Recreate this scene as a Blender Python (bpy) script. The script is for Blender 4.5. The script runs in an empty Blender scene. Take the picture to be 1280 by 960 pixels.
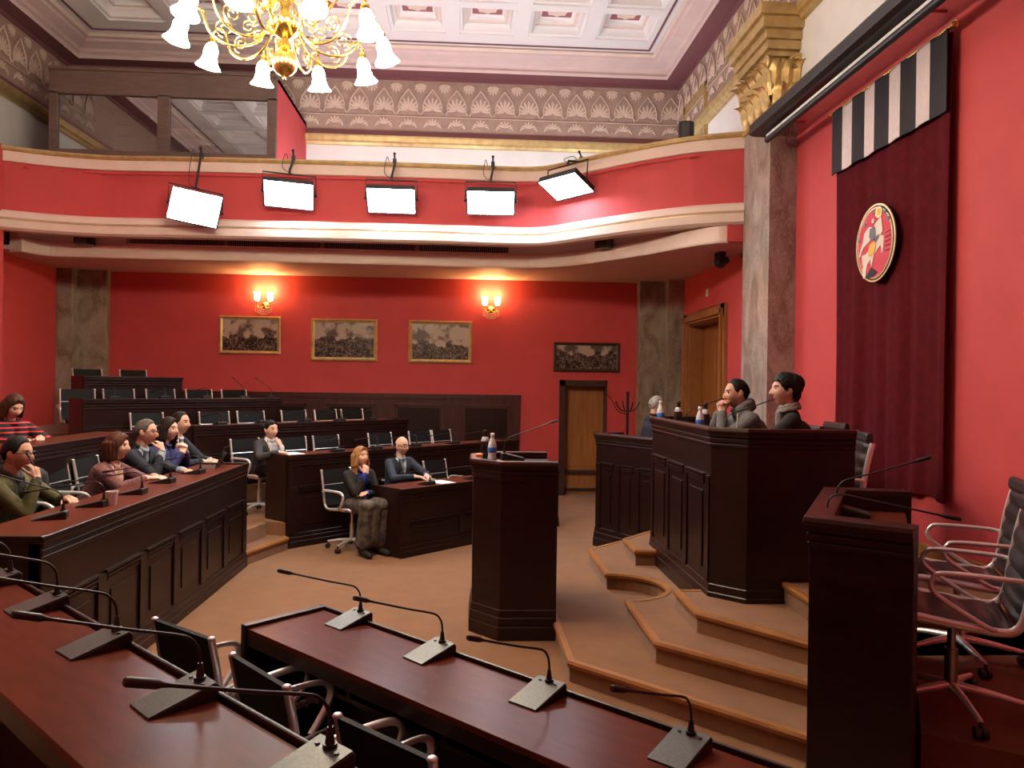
import bpy, bmesh, math, random
import numpy as np
from mathutils import Vector, Matrix
random.seed(7)
PI=math.pi; R=math.radians
SC=bpy.context.scene; COL=SC.collection
V=Vector
# ------------------------------------------------------------------ materials
MATS={}
def mat(name,col,rough=.5,metal=0.,nscale=0,namt=.0,bump=0.,col2=None,stretch=(1,1,1),emit=None,estr=0.,coat=0.,spec=None,sheen=0):
    m=bpy.data.materials.new(name); m.use_nodes=True; nt=m.node_tree; b=nt.nodes['Principled BSDF']
    b.inputs['Base Color'].default_value=(*col,1); b.inputs['Roughness'].default_value=rough; b.inputs['Metallic'].default_value=metal
    if coat: b.inputs['Coat Weight'].default_value=coat; b.inputs['Coat Roughness'].default_value=.12
    if spec is not None: b.inputs['Specular IOR Level'].default_value=spec
    if sheen: b.inputs['Sheen Weight'].default_value=sheen
    if emit: b.inputs['Emission Color'].default_value=(*emit,1); b.inputs['Emission Strength'].default_value=estr
    if nscale:
        tc=nt.nodes.new('ShaderNodeTexCoord'); mp=nt.nodes.new('ShaderNodeMapping'); mp.inputs['Scale'].default_value=stretch
        nz=nt.nodes.new('ShaderNodeTexNoise'); nz.inputs['Scale'].default_value=nscale; nz.inputs['Detail'].default_value=6
        nt.links.new(tc.outputs['Object'],mp.inputs[0]); nt.links.new(mp.outputs[0],nz.inputs['Vector'])
        mx=nt.nodes.new('ShaderNodeMix'); mx.data_type='RGBA'
        c2=col2 or tuple(c*(1-namt) for c in col)
        mx.inputs['A'].default_value=(*col,1); mx.inputs['B'].default_value=(*c2,1)
        cr=nt.nodes.new('ShaderNodeMapRange'); cr.inputs['From Min'].default_value=.35; cr.inputs['From Max'].default_value=.65
        nt.links.new(nz.outputs['Fac'],cr.inputs['Value']); nt.links.new(cr.outputs[0],mx.inputs['Factor']); nt.links.new(mx.outputs['Result'],b.inputs['Base Color'])
        if bump:
            bp=nt.nodes.new('ShaderNodeBump'); bp.inputs['Strength'].default_value=bump; bp.inputs['Distance'].default_value=.01
            nt.links.new(nz.outputs['Fac'],bp.inputs['Height']); nt.links.new(bp.outputs[0],b.inputs['Normal'])
    MATS[name]=m; return m
mat('red_paint',(.57,.074,.079),.65,nscale=3,namt=.08,spec=.25)
mat('white_paint',(.78,.77,.75),.7,nscale=4,namt=.05)
mat('cream_paint',(.76,.60,.52),.6,nscale=5,namt=.05)
mat('pink_plaster',(.66,.50,.48),.65,nscale=4,namt=.06)
mat('coffer_white',(.80,.77,.77),.6)
mat('coffer_maroon',(.32,.10,.12),.6)
mat('maroon_paint',(.20,.075,.085),.6)
mat('frieze_ground',(.40,.27,.215),.7,nscale=8,namt=.15)
mat('frieze_relief',(.62,.47,.38),.65)
mat('gold_leaf',(.78,.58,.25),.36,metal=.85,nscale=12,namt=.3)
mat('gold_paint',(.62,.45,.20),.42,metal=.55,nscale=9,namt=.25)
mat('brass',(.95,.70,.22),.22,metal=1)
mat('dark_wood',(.019,.0052,.0038),.36,nscale=5,col2=(.010,.003,.0024),stretch=(1,1,7),spec=.35)
mat('rail_wood',(.034,.009,.0065),.32,nscale=5,col2=(.022,.006,.004),stretch=(7,1,1),spec=.4)
mat('top_wood',(.125,.029,.017),.28,nscale=6,col2=(.095,.022,.013),stretch=(1,5,1),spec=.055)
mat('groove',(.008,.003,.002),.6)
mat('oak',(.36,.15,.042),.38,nscale=4,col2=(.27,.11,.03),stretch=(6,6,.6))
mat('oak_edge',(.37,.16,.05),.36,nscale=5,col2=(.30,.125,.038))
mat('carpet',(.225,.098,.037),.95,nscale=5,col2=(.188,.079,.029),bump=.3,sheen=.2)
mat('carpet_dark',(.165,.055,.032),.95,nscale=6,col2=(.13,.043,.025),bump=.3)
mat('black_mesh',(.006,.006,.0065),.7,nscale=60,namt=.4,spec=.25)
mat('black_leather',(.022,.018,.020),.38,nscale=40,namt=.2,bump=.15)
mat('chrome',(.86,.86,.88),.28,metal=.62)
mat('black_plastic',(.012,.012,.013),.42)
mat('grey_plastic',(.085,.085,.085),.38,nscale=120,namt=.35)
mat('mic_plate',(.095,.095,.095),.42,metal=.35,nscale=160,namt=.35)
mat('steel',(.45,.45,.47),.3,metal=1)
mat('curtain',(.095,.0045,.0095),.9,nscale=14,namt=.25,spec=.12)
mat('banner_black',(.018,.015,.022),.8,nscale=30,namt=.2)
mat('banner_white',(.70,.60,.60),.8,nscale=20,namt=.08)
mat('emblem_red',(.62,.05,.085),.7); mat('emblem_white',(.78,.68,.58),.7); mat('emblem_gold',(.78,.45,.06),.6); mat('emblem_black',(.012,.01,.01),.7); mat('emblem_grey',(.16,.17,.22),.7)
mat('booth_wood',(.135,.085,.068),.45,nscale=5,col2=(.10,.062,.05),stretch=(1,1,5))
mat('frame_wood',(.050,.024,.017),.42,nscale=5,col2=(.034,.016,.011),stretch=(1,1,5)); mat('wainscot_wood',(.062,.019,.016),.36,nscale=5,col2=(.042,.013,.011),stretch=(7,1,1))
mat('paper',(.82,.82,.80),.8); mat('cup_white',(.93,.93,.95),.5)
mat('bottle_dark',(.022,.010,.008),.12); mat('bottle_clear',(.62,.68,.72),.1,spec=.6); mat('label_blue',(.04,.16,.55),.5); mat('label_red',(.65,.05,.04),.5); mat('cap_black',(.01,.01,.01),.4); mat('cap_white',(.75,.78,.8),.4)
mat('label_white',(.72,.72,.72),.5); mat('orange_box',(.70,.22,.08),.6)
mat('lamp_glass',(1,.93,.75),.3,emit=(1,.86,.62),estr=130); mat('bulb',(1,.9,.7),.3,emit=(1,.78,.42),estr=40)
mat('sconce_glass',(1,.8,.45),.3,emit=(1,.58,.18),estr=22)
mat('led_face',(1,1,1),.4,emit=(.80,.90,1.0),estr=50)
mat('screen_white',(.8,.8,.8),.6); mat('crystal',(.9,.85,.7),.08,spec=.9)
mat('laptop_grey',(.20,.20,.21),.35,metal=.5); mat('screen_dark',(.01,.01,.012),.2)
# marble: veined
def marble(name,a,b,c):
    m=bpy.data.materials.new(name); m.use_nodes=True; nt=m.node_tree; p=nt.nodes['Principled BSDF']; p.inputs['Roughness'].default_value=.28
    tc=nt.nodes.new('ShaderNodeTexCoord'); mp=nt.nodes.new('ShaderNodeMapping'); mp.inputs['Scale'].default_value=(1.4,1.4,.75); mp.inputs['Rotation'].default_value=(.3,.5,.2)
    n1=nt.nodes.new('ShaderNodeTexNoise'); n1.inputs['Scale'].default_value=2.2; n1.inputs['Detail'].default_value=9; n1.inputs['Distortion'].default_value=1.6
    n2=nt.nodes.new('ShaderNodeTexNoise'); n2.inputs['Scale'].default_value=7; n2.inputs['Detail'].default_value=8; n2.inputs['Distortion'].default_value=2.5
    r1=nt.nodes.new('ShaderNodeValToRGB'); r1.color_ramp.elements[0].position=.36; r1.color_ramp.elements[0].color=(*a,1); r1.color_ramp.elements[1].position=.64; r1.color_ramp.elements[1].color=(*b,1)
    r2=nt.nodes.new('ShaderNodeValToRGB'); r2.color_ramp.elements[0].position=.47; r2.color_ramp.elements[0].color=(0,0,0,1); r2.color_ramp.elements[1].position=.50; r2.color_ramp.elements[1].color=(1,1,1,1)
    e=r2.color_ramp.elements.new(.54); e.color=(0,0,0,1)
    mx=nt.nodes.new('ShaderNodeMix'); mx.data_type='RGBA'; mx.inputs['B'].default_value=(*c,1)
    L=nt.links.new; L(tc.outputs['Object'],mp.inputs[0]); L(mp.outputs[0],n1.inputs['Vector']); L(mp.outputs[0],n2.inputs['Vector']); L(n1.outputs['Fac'],r1.inputs[0]); L(n2.outputs['Fac'],r2.inputs[0])
    L(r1.outputs[0],mx.inputs['A']); mr=nt.nodes.new('ShaderNodeMath'); mr.operation='MULTIPLY'; mr.inputs[1].default_value=.6; L(r2.outputs[0],mr.inputs[0]); L(mr.outputs[0],mx.inputs['Factor']); L(mx.outputs['Result'],p.inputs['Base Color'])
    MATS[name]=m
marble('marble_pale',(.22,.175,.145),(.42,.36,.315),(.15,.09,.075))
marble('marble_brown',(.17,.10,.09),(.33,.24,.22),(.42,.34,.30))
marble('marble_dark',(.17,.145,.105),(.36,.32,.26),(.42,.35,.27))
# glass of the booth: clear pane with a mirror sheen
def glass(name):
    m=bpy.data.materials.new(name); m.use_nodes=True; nt=m.node_tree
    for n in list(nt.nodes): nt.nodes.remove(n)
    o=nt.nodes.new('ShaderNodeOutputMaterial'); t=nt.nodes.new('ShaderNodeBsdfTransparent'); g=nt.nodes.new('ShaderNodeBsdfGlossy'); g.inputs['Roughness'].default_value=.02
    mx=nt.nodes.new('ShaderNodeMixShader'); f=nt.nodes.new('ShaderNodeFresnel'); f.inputs['IOR'].default_value=1.75
    mm=nt.nodes.new('ShaderNodeMath'); mm.operation='ADD'; mm.inputs[1].default_value=.22
    nt.links.new(f.outputs[0],mm.inputs[0]); nt.links.new(mm.outputs[0],mx.inputs[0]); nt.links.new(t.outputs[0],mx.inputs[1]); nt.links.new(g.outputs[0],mx.inputs[2]); nt.links.new(mx.outputs[0],o.inputs[0]); t.inputs[0].default_value=(.75,.75,.78,1)
    MATS[name]=m
glass('booth_glass')
# old black-and-white assembly photographs (generic crowd)
def crowd(name,seed,horizon):
    m=bpy.data.materials.new(name); m.use_nodes=True; nt=m.node_tree; p=nt.nodes['Principled BSDF']; p.inputs['Roughness'].default_value=.25
    L=nt.links.new; N=nt.nodes.new
    tc=N('ShaderNodeTexCoord'); mp=N('ShaderNodeMapping'); mp.inputs['Location'].default_value=(seed*3.1,seed*1.7,seed); L(tc.outputs['Object'],mp.inputs[0])
    vo=N('ShaderNodeTexVoronoi'); vo.inputs['Scale'].default_value=30; L(mp.outputs[0],vo.inputs['Vector'])
    no=N('ShaderNodeTexNoise'); no.inputs['Scale'].default_value=6; no.inputs['Detail'].default_value=9; L(mp.outputs[0],no.inputs['Vector'])
    sp=N('ShaderNodeSeparateXYZ'); L(tc.outputs['Object'],sp.inputs[0])
    # crowd: mostly dark cells, some pale dots
    dots=N('ShaderNodeValToRGB'); dots.color_ramp.elements[0].color=(.24,.21,.175,1); dots.color_ramp.elements[0].position=.22; dots.color_ramp.elements[1].color=(.025,.020,.016,1); dots.color_ramp.elements[1].position=.42; L(vo.outputs['Distance'],dots.inputs[0])
    sepc=N('ShaderNodeSeparateColor'); L(vo.outputs['Color'],sepc.inputs[0])
    gt=N('ShaderNodeMath'); gt.operation='GREATER_THAN'; gt.inputs[1].default_value=.55; L(sepc.outputs[0],gt.inputs[0])
    mixc=N('ShaderNodeMix'); mixc.data_type='RGBA'; cr2=N('ShaderNodeValToRGB'); cr2.color_ramp.elements[0].color=(.018,.014,.011,1); cr2.color_ramp.elements[0].position=.42; cr2.color_ramp.elements[1].color=(.20,.17,.14,1); cr2.color_ramp.elements[1].position=.66; n9=N('ShaderNodeTexNoise'); n9.inputs['Scale'].default_value=11; n9.inputs['Detail'].default_value=8; L(mp.outputs[0],n9.inputs['Vector']); L(n9.outputs['Fac'],cr2.inputs[0]); L(cr2.outputs[0],mixc.inputs['A']); L(gt.outputs[0],mixc.inputs['Factor']); L(dots.outputs[0],mixc.inputs['B'])
    sky=N('ShaderNodeValToRGB'); sky.color_ramp.elements[0].color=(.09,.075,.06,1); sky.color_ramp.elements[0].position=.42; sky.color_ramp.elements[1].color=(.42,.37,.31,1); sky.color_ramp.elements[1].position=.53; L(no.outputs['Fac'],sky.inputs[0])
    ad=N('ShaderNodeMath'); ad.operation='MULTIPLY_ADD'; ad.inputs[1].default_value=.35; L(no.outputs['Fac'],ad.inputs[0]); L(sp.outputs['Z'],ad.inputs[2])
    th=N('ShaderNodeMath'); th.operation='GREATER_THAN'; th.inputs[1].default_value=horizon+.17; L(ad.outputs[0],th.inputs[0])
    mx=N('ShaderNodeMix'); mx.data_type='RGBA'; L(th.outputs[0],mx.inputs['Factor']); L(mixc.outputs['Result'],mx.inputs['A']); L(sky.outputs[0],mx.inputs['B']); L(mx.outputs['Result'],p.inputs['Base Color'])
    MATS[name]=m
for i,h in enumerate((.0,.03,-.02,.06)): crowd('old_photo_%d'%i,i+1,h)
# ------------------------------------------------------------------ mesh builder
class MB:
    def __init__(s): s.v=[]; s.f=[]; s.mi=[]; s.sm=[]; s.m=0; s.smooth=False; s.T=None
    def add(s,vs,fs,smooth=None):
        n=len(s.v); sm=s.smooth if smooth is None else smooth
        for p in vs:
            p=V(p); s.v.append(s.T@p if s.T else p)
        for f in fs: s.f.append([n+i for i in f]); s.mi.append(s.m); s.sm.append(sm)
        return s
    def box(s,x0,y0,z0,x1,y1,z1):
        vs=[(x,y,z) for z in(z0,z1) for y in(y0,y1) for x in(x0,x1)]
        return s.add(vs,[(0,2,3,1),(4,5,7,6),(0,1,5,4),(2,6,7,3),(0,4,6,2),(1,3,7,5)],False)
    def cbox(s,c,d,M=None):
        h=[k/2 for k in d]; vs=[]
        for z in(-1,1):
            for y in(-1,1):
                for x in(-1,1):
                    p=V((x*h[0],y*h[1],z*h[2])); p=(M@p if M else p)+V(c); vs.append(p)
        return s.add(vs,[(0,2,3,1),(4,5,7,6),(0,1,5,4),(2,6,7,3),(0,4,6,2),(1,3,7,5)],False)
    def prism(s,poly,z0,z1):
        a=sum(poly[i][0]*poly[(i+1)%len(poly)][1]-poly[(i+1)%len(poly)][0]*poly[i][1] for i in range(len(poly)))
        if a<0: poly=poly[::-1]
        n=len(poly); vs=[(x,y,z0) for x,y in poly]+[(x,y,z1) for x,y in poly]
        return s.add(vs,[tuple(range(n))[::-1],tuple(range(n,2*n))]+[(i,(i+1)%n,n+(i+1)%n,n+i) for i in range(n)],False)
    def xprism(s,prof,x0,x1):   # profile (y,z) extruded along x
        n=len(prof); vs=[(x0,y,z) for y,z in prof]+[(x1,y,z) for y,z in prof]
        a=sum(prof[i][0]*prof[(i+1)%n][1]-prof[(i+1)%n][0]*prof[i][1] for i in range(n))
        fs=[tuple(range(n))[::-1],tuple(range(n,2*n))]+[(i,(i+1)%n,n+(i+1)%n,n+i) for i in range(n)]
        if a<0: fs=[f[::-1] for f in fs]
        return s.add(vs,fs,False)
    def tube(s,pts,r,n=8,cap=True,smooth=True,flat=None):
        pts=[V(p) for p in pts]; N=len(pts); rs=r if isinstance(r,(list,tuple)) else [r]*N
        T=[]
        for i in range(N):
            t=(pts[min(i+1,N-1)]-pts[max(i-1,0)]); T.append(t.normalized() if t.length>1e-9 else V((0,0,1)))
        u=T[0].orthogonal().normalized() if abs(T[0].z)>.95 else T[0].cross(V((0,0,1))).normalized()
        vs=[]
        for i in range(N):
            u=(u-T[i]*u.dot(T[i])); u=u.normalized() if u.length>1e-6 else T[i].orthogonal().normalized()
            w=T[i].cross(u)
            for k in range(n):
                a=2*PI*k/n; fu=rs[i]*(flat[0] if flat else 1); fw=rs[i]*(flat[1] if flat else 1)
                vs.append(pts[i]+u*math.cos(a)*fu+w*math.sin(a)*fw)
        fs=[(i*n+k,i*n+(k+1)%n,(i+1)*n+(k+1)%n,(i+1)*n+k) for i in range(N-1) for k in range(n)]
        s.add(vs,fs,smooth)
        if cap: s.add(vs[:n],[tuple(range(n))[::-1]],False); s.add(vs[-n:],[tuple(range(n))],False)
        return s
    def lathe(s,prof,c=(0,0,0),n=16,M=None,wave=None):   # prof (r,z)
        vs=[];N=len(prof)
        for i,(r,z) in enumerate(prof):
            for k in range(n):
                a=2*PI*k/n; rr=r*(1+wave[1]*math.cos(wave[0]*a)*(i/(N-1))**2) if wave else r
                p=V((rr*math.cos(a),rr*math.sin(a),z)); p=(M@p if M else p)+V(c); vs.append(p)
        fs=[(i*n+k,i*n+(k+1)%n,(i+1)*n+(k+1)%n,(i+1)*n+k) for i in range(N-1) for k in range(n)]
        return s.add(vs,fs,True)
    def ell(s,c,r,M=None,nu=14,nv=9):
        vs=[];c=V(c)
        for j in range(nv+1):
            t=PI*j/nv
            for k in range(nu):
                a=2*PI*k/nu; p=V((r[0]*math.sin(t)*math.cos(a),r[1]*math.sin(t)*math.sin(a),-r[2]*math.cos(t))); vs.append((M@p if M else p)+c)
        fs=[(j*nu+k,j*nu+(k+1)%nu,(j+1)*nu+(k+1)%nu,(j+1)*nu+k) for j in range(nv) for k in range(nu)]
        return s.add(vs,fs,True)
    def cap(s,p,q,r1,r2,n=12,k=4):
        p,q=V(p),V(q); d=(q-p)
        if d.length<1e-6: return s.ell(p,(r1,)*3)
        d.normalize(); pts=[];rs=[]
        for i in range(k+1):
            a=PI/2*(1-i/k); pts.append(p-d*r1*math.sin(a)); rs.append(max(r1*math.cos(a),1e-4))
        for i in range(k+1):
            a=PI/2*i/k; pts.append(q+d*r2*math.sin(a)); rs.append(max(r2*math.cos(a),1e-4))
        u=d.orthogonal().normalized(); w=d.cross(u); vs=[]
        for c,r in zip(pts,rs):
            for j in range(n):
                a=2*PI*j/n; vs.append(c+u*math.cos(a)*r+w*math.sin(a)*r)
        fs=[(i*n+j,i*n+(j+1)%n,(i+1)*n+(j+1)%n,(i+1)*n+j) for i in range(len(pts)-1) for j in range(n)]
        fs+= [tuple(range(n))[::-1],tuple(range((len(pts)-1)*n,len(pts)*n))]
        return s.add(vs,fs,True)
    def sweep(s,path,prof,closed=False,mids=None,smooth=False):
        # path [(x,y)], prof [(o,z)] closed outline; o>0 is to the right of travel
        n=len(path); P=[V((x,y)) for x,y in path]; NR=[]
        for i in range(n):
            a=P[i]-P[i-1] if (i>0 or closed) else None; b=P[(i+1)%n]-P[i] if (i<n-1 or closed) else None
            na=V((a.y,-a.x)).normalized() if a else None; nb=V((b.y,-b.x)).normalized() if b else None
            if na is None: NR.append(nb)
            elif nb is None: NR.append(na)
            else:
                m=(na+nb); m=m.normalized() if m.length>1e-6 else na; NR.append(m/max(.3,m.dot(na)))
        k=len(prof); vs=[(P[i].x+NR[i].x*o,P[i].y+NR[i].y*o,z) for i in range(n) for o,z in prof]
        m0=s.m
        for j in range(k):
            if mids: s.m=mids[j]
            s.add(vs,[],smooth); base=len(s.v)-len(vs)
            for i in range(n if closed else n-1):
                a=i; b=(i+1)%n
                s.f.append([base+a*k+j,base+b*k+j,base+b*k+(j+1)%k,base+a*k+(j+1)%k]); s.mi.append(s.m); s.sm.append(smooth)
        s.m=m0
        if not closed:
            s.add(vs[:k],[tuple(range(k))],False); s.add(vs[-k:],[tuple(range(k))[::-1]],False)
        return s
    def build(s,name,mats,parent=None,bevel=0,fixn=True,loc=None):
        if isinstance(mats,str): mats=[mats]
        me=bpy.data.meshes.new(name); me.from_pydata([tuple(p) for p in s.v],[],s.f); me.update()
        for m in mats: me.materials.append(MATS[m])
        me.polygons.foreach_set('material_index',s.mi); me.polygons.foreach_set('use_smooth',s.sm)
        bm=bmesh.new(); bm.from_mesh(me); bmesh.ops.remove_doubles(bm,verts=bm.verts,dist=1e-5)
        lone=[v for v in bm.verts if not v.link_faces]; bmesh.ops.delete(bm,geom=lone,context='VERTS')
        if fixn: bmesh.ops.recalc_face_normals(bm,faces=bm.faces)
        bm.to_mesh(me); bm.free()
        if any(s.sm): me.set_sharp_from_angle(angle=R(50))
        o=bpy.data.objects.new(name,me); COL.objects.link(o)
        if parent: o.parent=parent
        if loc: o.location=loc
        if bevel:
            b=o.modifiers.new('bevel','BEVEL'); b.width=bevel; b.segments=2; b.limit_method='ANGLE'; b.angle_limit=R(40)
        return o
def tag(o,label,cat,group=None,kind=None):
    o['label']=label; o['category']=cat
    if group: o['group']=group
    if kind: o['kind']=kind
    return o
def thing(name,label,cat,loc=(0,0,0),rz=0,group=None):
    o=bpy.data.objects.new(name,None); o.empty_display_size=.1; COL.objects.link(o); o.location=loc; o.rotation_euler=(0,0,rz); return tag(o,label,cat,group)
def struct(o): o['kind']='structure'; return o
def kids(o): return [c for c in bpy.data.objects if c.parent==o]
def dup(src,loc,rz,label,group=None,tree=None):
    r=src.copy(); COL.objects.link(r); r.location=loc; r.rotation_euler=(0,0,rz); r['label']=label
    if group: r['group']=group
    for ch in src.children:
        c=ch.copy(); COL.objects.link(c); c.parent=r
        for g in ch.children:
            d=g.copy(); COL.objects.link(d); d.parent=c
    return r
def smooth_path(pts,n=6):
    out=[]; P=[V(p) for p in pts]
    for i in range(len(P)-1):
        a=P[max(i-1,0)];b=P[i];c=P[i+1];d=P[min(i+2,len(P)-1)]
        for k in range(n):
            t=k/n; out.append(.5*((2*b)+(c-a)*t+(2*a-5*b+4*c-d)*t*t+(3*b-a-3*c+d)*t**3))
    out.append(P[-1]); return out
# ------------------------------------------------------------------ camera
cam=bpy.data.cameras.new('camera'); co=bpy.data.objects.new('camera',cam); COL.objects.link(co)
cam.sensor_width=36; cam.lens=960/1280*36; cam.clip_start=.05; cam.clip_end=80
co.matrix_world=Matrix.Translation((0,0,1.85))@Matrix.Rotation(-R(3.28),4,'Z')@Matrix.Rotation(R(90),4,'X')@Matrix.Rotation(R(.8),4,'Z')
SC.camera=co
# ------------------------------------------------------------------ room shell
XL,XR,YB,YN=-6.5,3.5,12.79,-.75; ZT=7.6
def wallgrid(mb,axis,pos,th,u0,u1,z0,z1,holes,zones):
    us=sorted({u0,u1}|{h[k] for h in holes for k in(0,1)}); zs=sorted({z0,z1}|{h[k] for h in holes for k in(2,3)}|{z for z,_ in zones if z0<z<z1})
    for a,b in zip(us,us[1:]):
        for c,d in zip(zs,zs[1:]):
            if any(h[0]<=a and b<=h[1] and h[2]<=c and d<=h[3] for h in holes): continue
            mb.m=[m for z,m in zones if z<=c+1e-6][-1]
            if axis=='x': mb.box(pos,a,c,pos+th,b,d)
            else: mb.box(a,pos,c,b,pos+th,d)
DR=(10.38,12.02,0,2.82); DU=(11.33,12.30,3.9,6.28); DB=(1.53,2.33,0,1.93)
w=MB(); wallgrid(w,'x',XR,.3,YN,YB+.3,0,ZT,[DR,DU],[(0,0),(4.9,1)]); struct(w.build('wall_right',['red_paint','white_paint']))
w=MB(); wallgrid(w,'x',XL-.3,.3,YN,YB+.3,0,ZT,[],[(0,0),(4.8,1)]); struct(w.build('wall_left',['red_paint','white_paint']))
w=MB(); wallgrid(w,'y',YB,.35,XL,XR,0,ZT,[DB],[(0,0),(3.9,1)]); struct(w.build('wall_back',['red_paint','white_paint']))
w=MB(); wallgrid(w,'y',YN-.3,.3,XL-.3,XR+.3,0,ZT,[],[(0,0),(4.8,1)]); struct(w.build('wall_near',['red_paint','white_paint']))
w=MB().box(XL,9.4,0,-6.06,10.36,4.86); struct(w.build('wall_pier',['red_paint']))
f=MB().box(XL-.3,YN-.3,-.2,XR+.3,YB+.35,0); struct(f.build('floor','carpet'))
# rooms behind the openings are shut by the door leaves
# ---- oak double door on the right wall
def right_door():
    y0,y1,z1=DR[0],DR[1],DR[3]
    m=MB(); m.box(XR+.22,y0,0,XR+.27,(y0+y1)/2-.004,z1); m.box(XR+.22,(y0+y1)/2+.004,0,XR+.27,y1,z1)
    for a,b in((y0,(y0+y1)/2),((y0+y1)/2,y1)):
        for c,d in((.15,1.0),(1.12,2.62)):
            m.box(XR+.205,a+.12,c,XR+.222,b-.12,d); m.box(XR+.198,a+.17,c+.05,XR+.21,b-.17,d-.05)
    o=struct(m.build('door_2','oak',bevel=.004))
    f=MB(); 
    for w0,o0 in((.0,.05),(.06,.085)):
        f.box(XR-o0,y0-.17+w0,0,XR+.02,y0-.0-w0*.6,z1+.17-w0); f.box(XR-o0,y1+w0*.6,0,XR+.02,y1+.17-w0,z1+.17-w0); f.box(XR-o0,y0-.17+w0,z1+w0*.6,XR+.02,y1+.17-w0,z1+.17-w0)
    f.box(XR,y0,0,XR+.22,y0+.02,z1); f.box(XR,y1-.02,0,XR+.22,y1,z1); f.box(XR,y0,z1-.02,XR+.22,y1,z1)
    f.build('door_frame','oak_edge',o,bevel=.006)
    h=MB(); 
    for s in(-.07,.07): h.tube([(XR+.215,(y0+y1)/2+s,1.1),(XR+.16,(y0+y1)/2+s,1.1),(XR+.16,(y0+y1)/2+s*1.9,1.1)],.012)
    h.build('handle','brass',o)
right_door()
def upper_door():
    y0,y1,z0,z1=DU
    m=MB().box(XR+.24,y0,z0,XR+.29,y1,z1); o=struct(m.build('door_3','white_paint'))
    f=MB(); f.box(XR-.04,y0-.12,z0,XR+.02,y0,z1+.12); f.box(XR-.04,y1,z0,XR+.02,y1+.12,z1+.12); f.box(XR-.04,y0-.12,z1,XR+.02,y1+.12,z1+.12)
    f.box(XR-.06,y0-.10,z0,XR,y0-.05,z1+.1); f.box(XR-.06,y1+.05,z0,XR,y1+.1,z1+.1); f.build('door_frame','gold_paint',o,bevel=.005)
upper_door()
def back_door():
    x0,x1,z0,z1=DB
    m=MB().box(x0+.10,YB+.20,.40,x1-.02,YB+.25,z1-.10); m.box(x0+.17,YB+.19,.47,x1-.09,YB+.205,z1-.17)
    m.box(x0+.02,YB+.19,0,x1,YB+.24,.34)
    o=struct(m.build('door_1','oak',bevel=.004))
    f=MB(); f.box(x0,YB-.02,0,x0+.10,YB+.3,z1); f.box(x0,YB-.02,z1-.10,x1,YB+.3,z1); f.box(x1-.025,YB-.02,0,x1,YB+.3,z1); f.build('door_frame','frame_wood',o,bevel=.005)
    s=MB().box(x0+.10,YB+.14,.34,x1-.03,YB+.25,.40); s.box(x0+.10,YB+.15,.06,x1-.03,YB+.25,.10); s.build('kick_rail','frame_wood',o,bevel=.005)
    h=MB().tube([(x1-.10,YB+.2,1.05),(x1-.10,YB+.14,1.05),(x1-.2,YB+.14,1.05)],.011); h.build('handle','brass',o)
back_door()
# ---- marble pillars
p=MB(); p.m=0; p.box(3.2,8.07,0,3.5,8.85,4.8)
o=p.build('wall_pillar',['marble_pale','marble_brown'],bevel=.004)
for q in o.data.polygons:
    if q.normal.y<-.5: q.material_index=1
struct(o)
b=MB().box(3.17,8.04,0,3.5,8.88,.9); b.box(3.18,8.05,.9,3.5,8.87,.94); struct(b.build('baseboard_pillar',['marble_brown'],bevel=.006))
p=MB().box(2.82,12.56,0,3.25,YB,3.62); p.box(3.24,12.34,0,3.5,YB,3.62); struct(p.build('wall_pillar.001','marble_dark',bevel=.005))
p=MB().box(-6.5,12.50,0,-6.26,YB,3.62); p.box(-6.27,12.66,0,-5.80,YB,3.62); struct(p.build('wall_pillar.002','marble_dark',bevel=.005))
# ---- gilt capital: acanthus leaves, volutes, abacus
def leaf(m,base,out,side,h,wd,curl):
    base=V(base);out=V(out);side=V(side);up=V((0,0,1)); n=9; vs=[];fs=[]
    for i in range(n):
        t=i/(n-1); z=h*(t if t<.8 else .8+.2*math.sin((t-.8)/.2*PI*.8)*.55); off=.02+.05*math.sin(t*PI*.55)+ (curl*((t-.7)/.3)**1.2 if t>.7 else 0)
        wv=wd*(.55+.6*math.sin(PI*min(1,t*.9+.1)))*(1 if t<.85 else (1-(t-.85)/.15*.75))*(1+.22*math.cos(t*PI*9))
        for s in(-1,-.5,0,.5,1):
            vs.append(base+up*z+side*(s*wv*.5)+out*(off+.022*(1-abs(s))+( .012*math.cos(s*PI*3))))
    for i in range(n-1):
        for k in range(4): a=i*5+k; fs.append((a,a+1,a+6,a+5))
    k0=len(vs); vs+= [v-out*.018 for v in vs]
    fs+=[tuple(k0+j for j in f[::-1]) for f in fs]
    ring=[i*5 for i in range(n)]+[(n-1)*5+k for k in range(1,5)]+[i*5+4 for i in range(n-2,-1,-1)]+[k for k in(3,2,1)]
    for a,b2 in zip(ring,ring[1:]+ring[:1]): fs.append((a,b2,k0+b2,k0+a))
    m.add(vs,fs,True)
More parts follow.
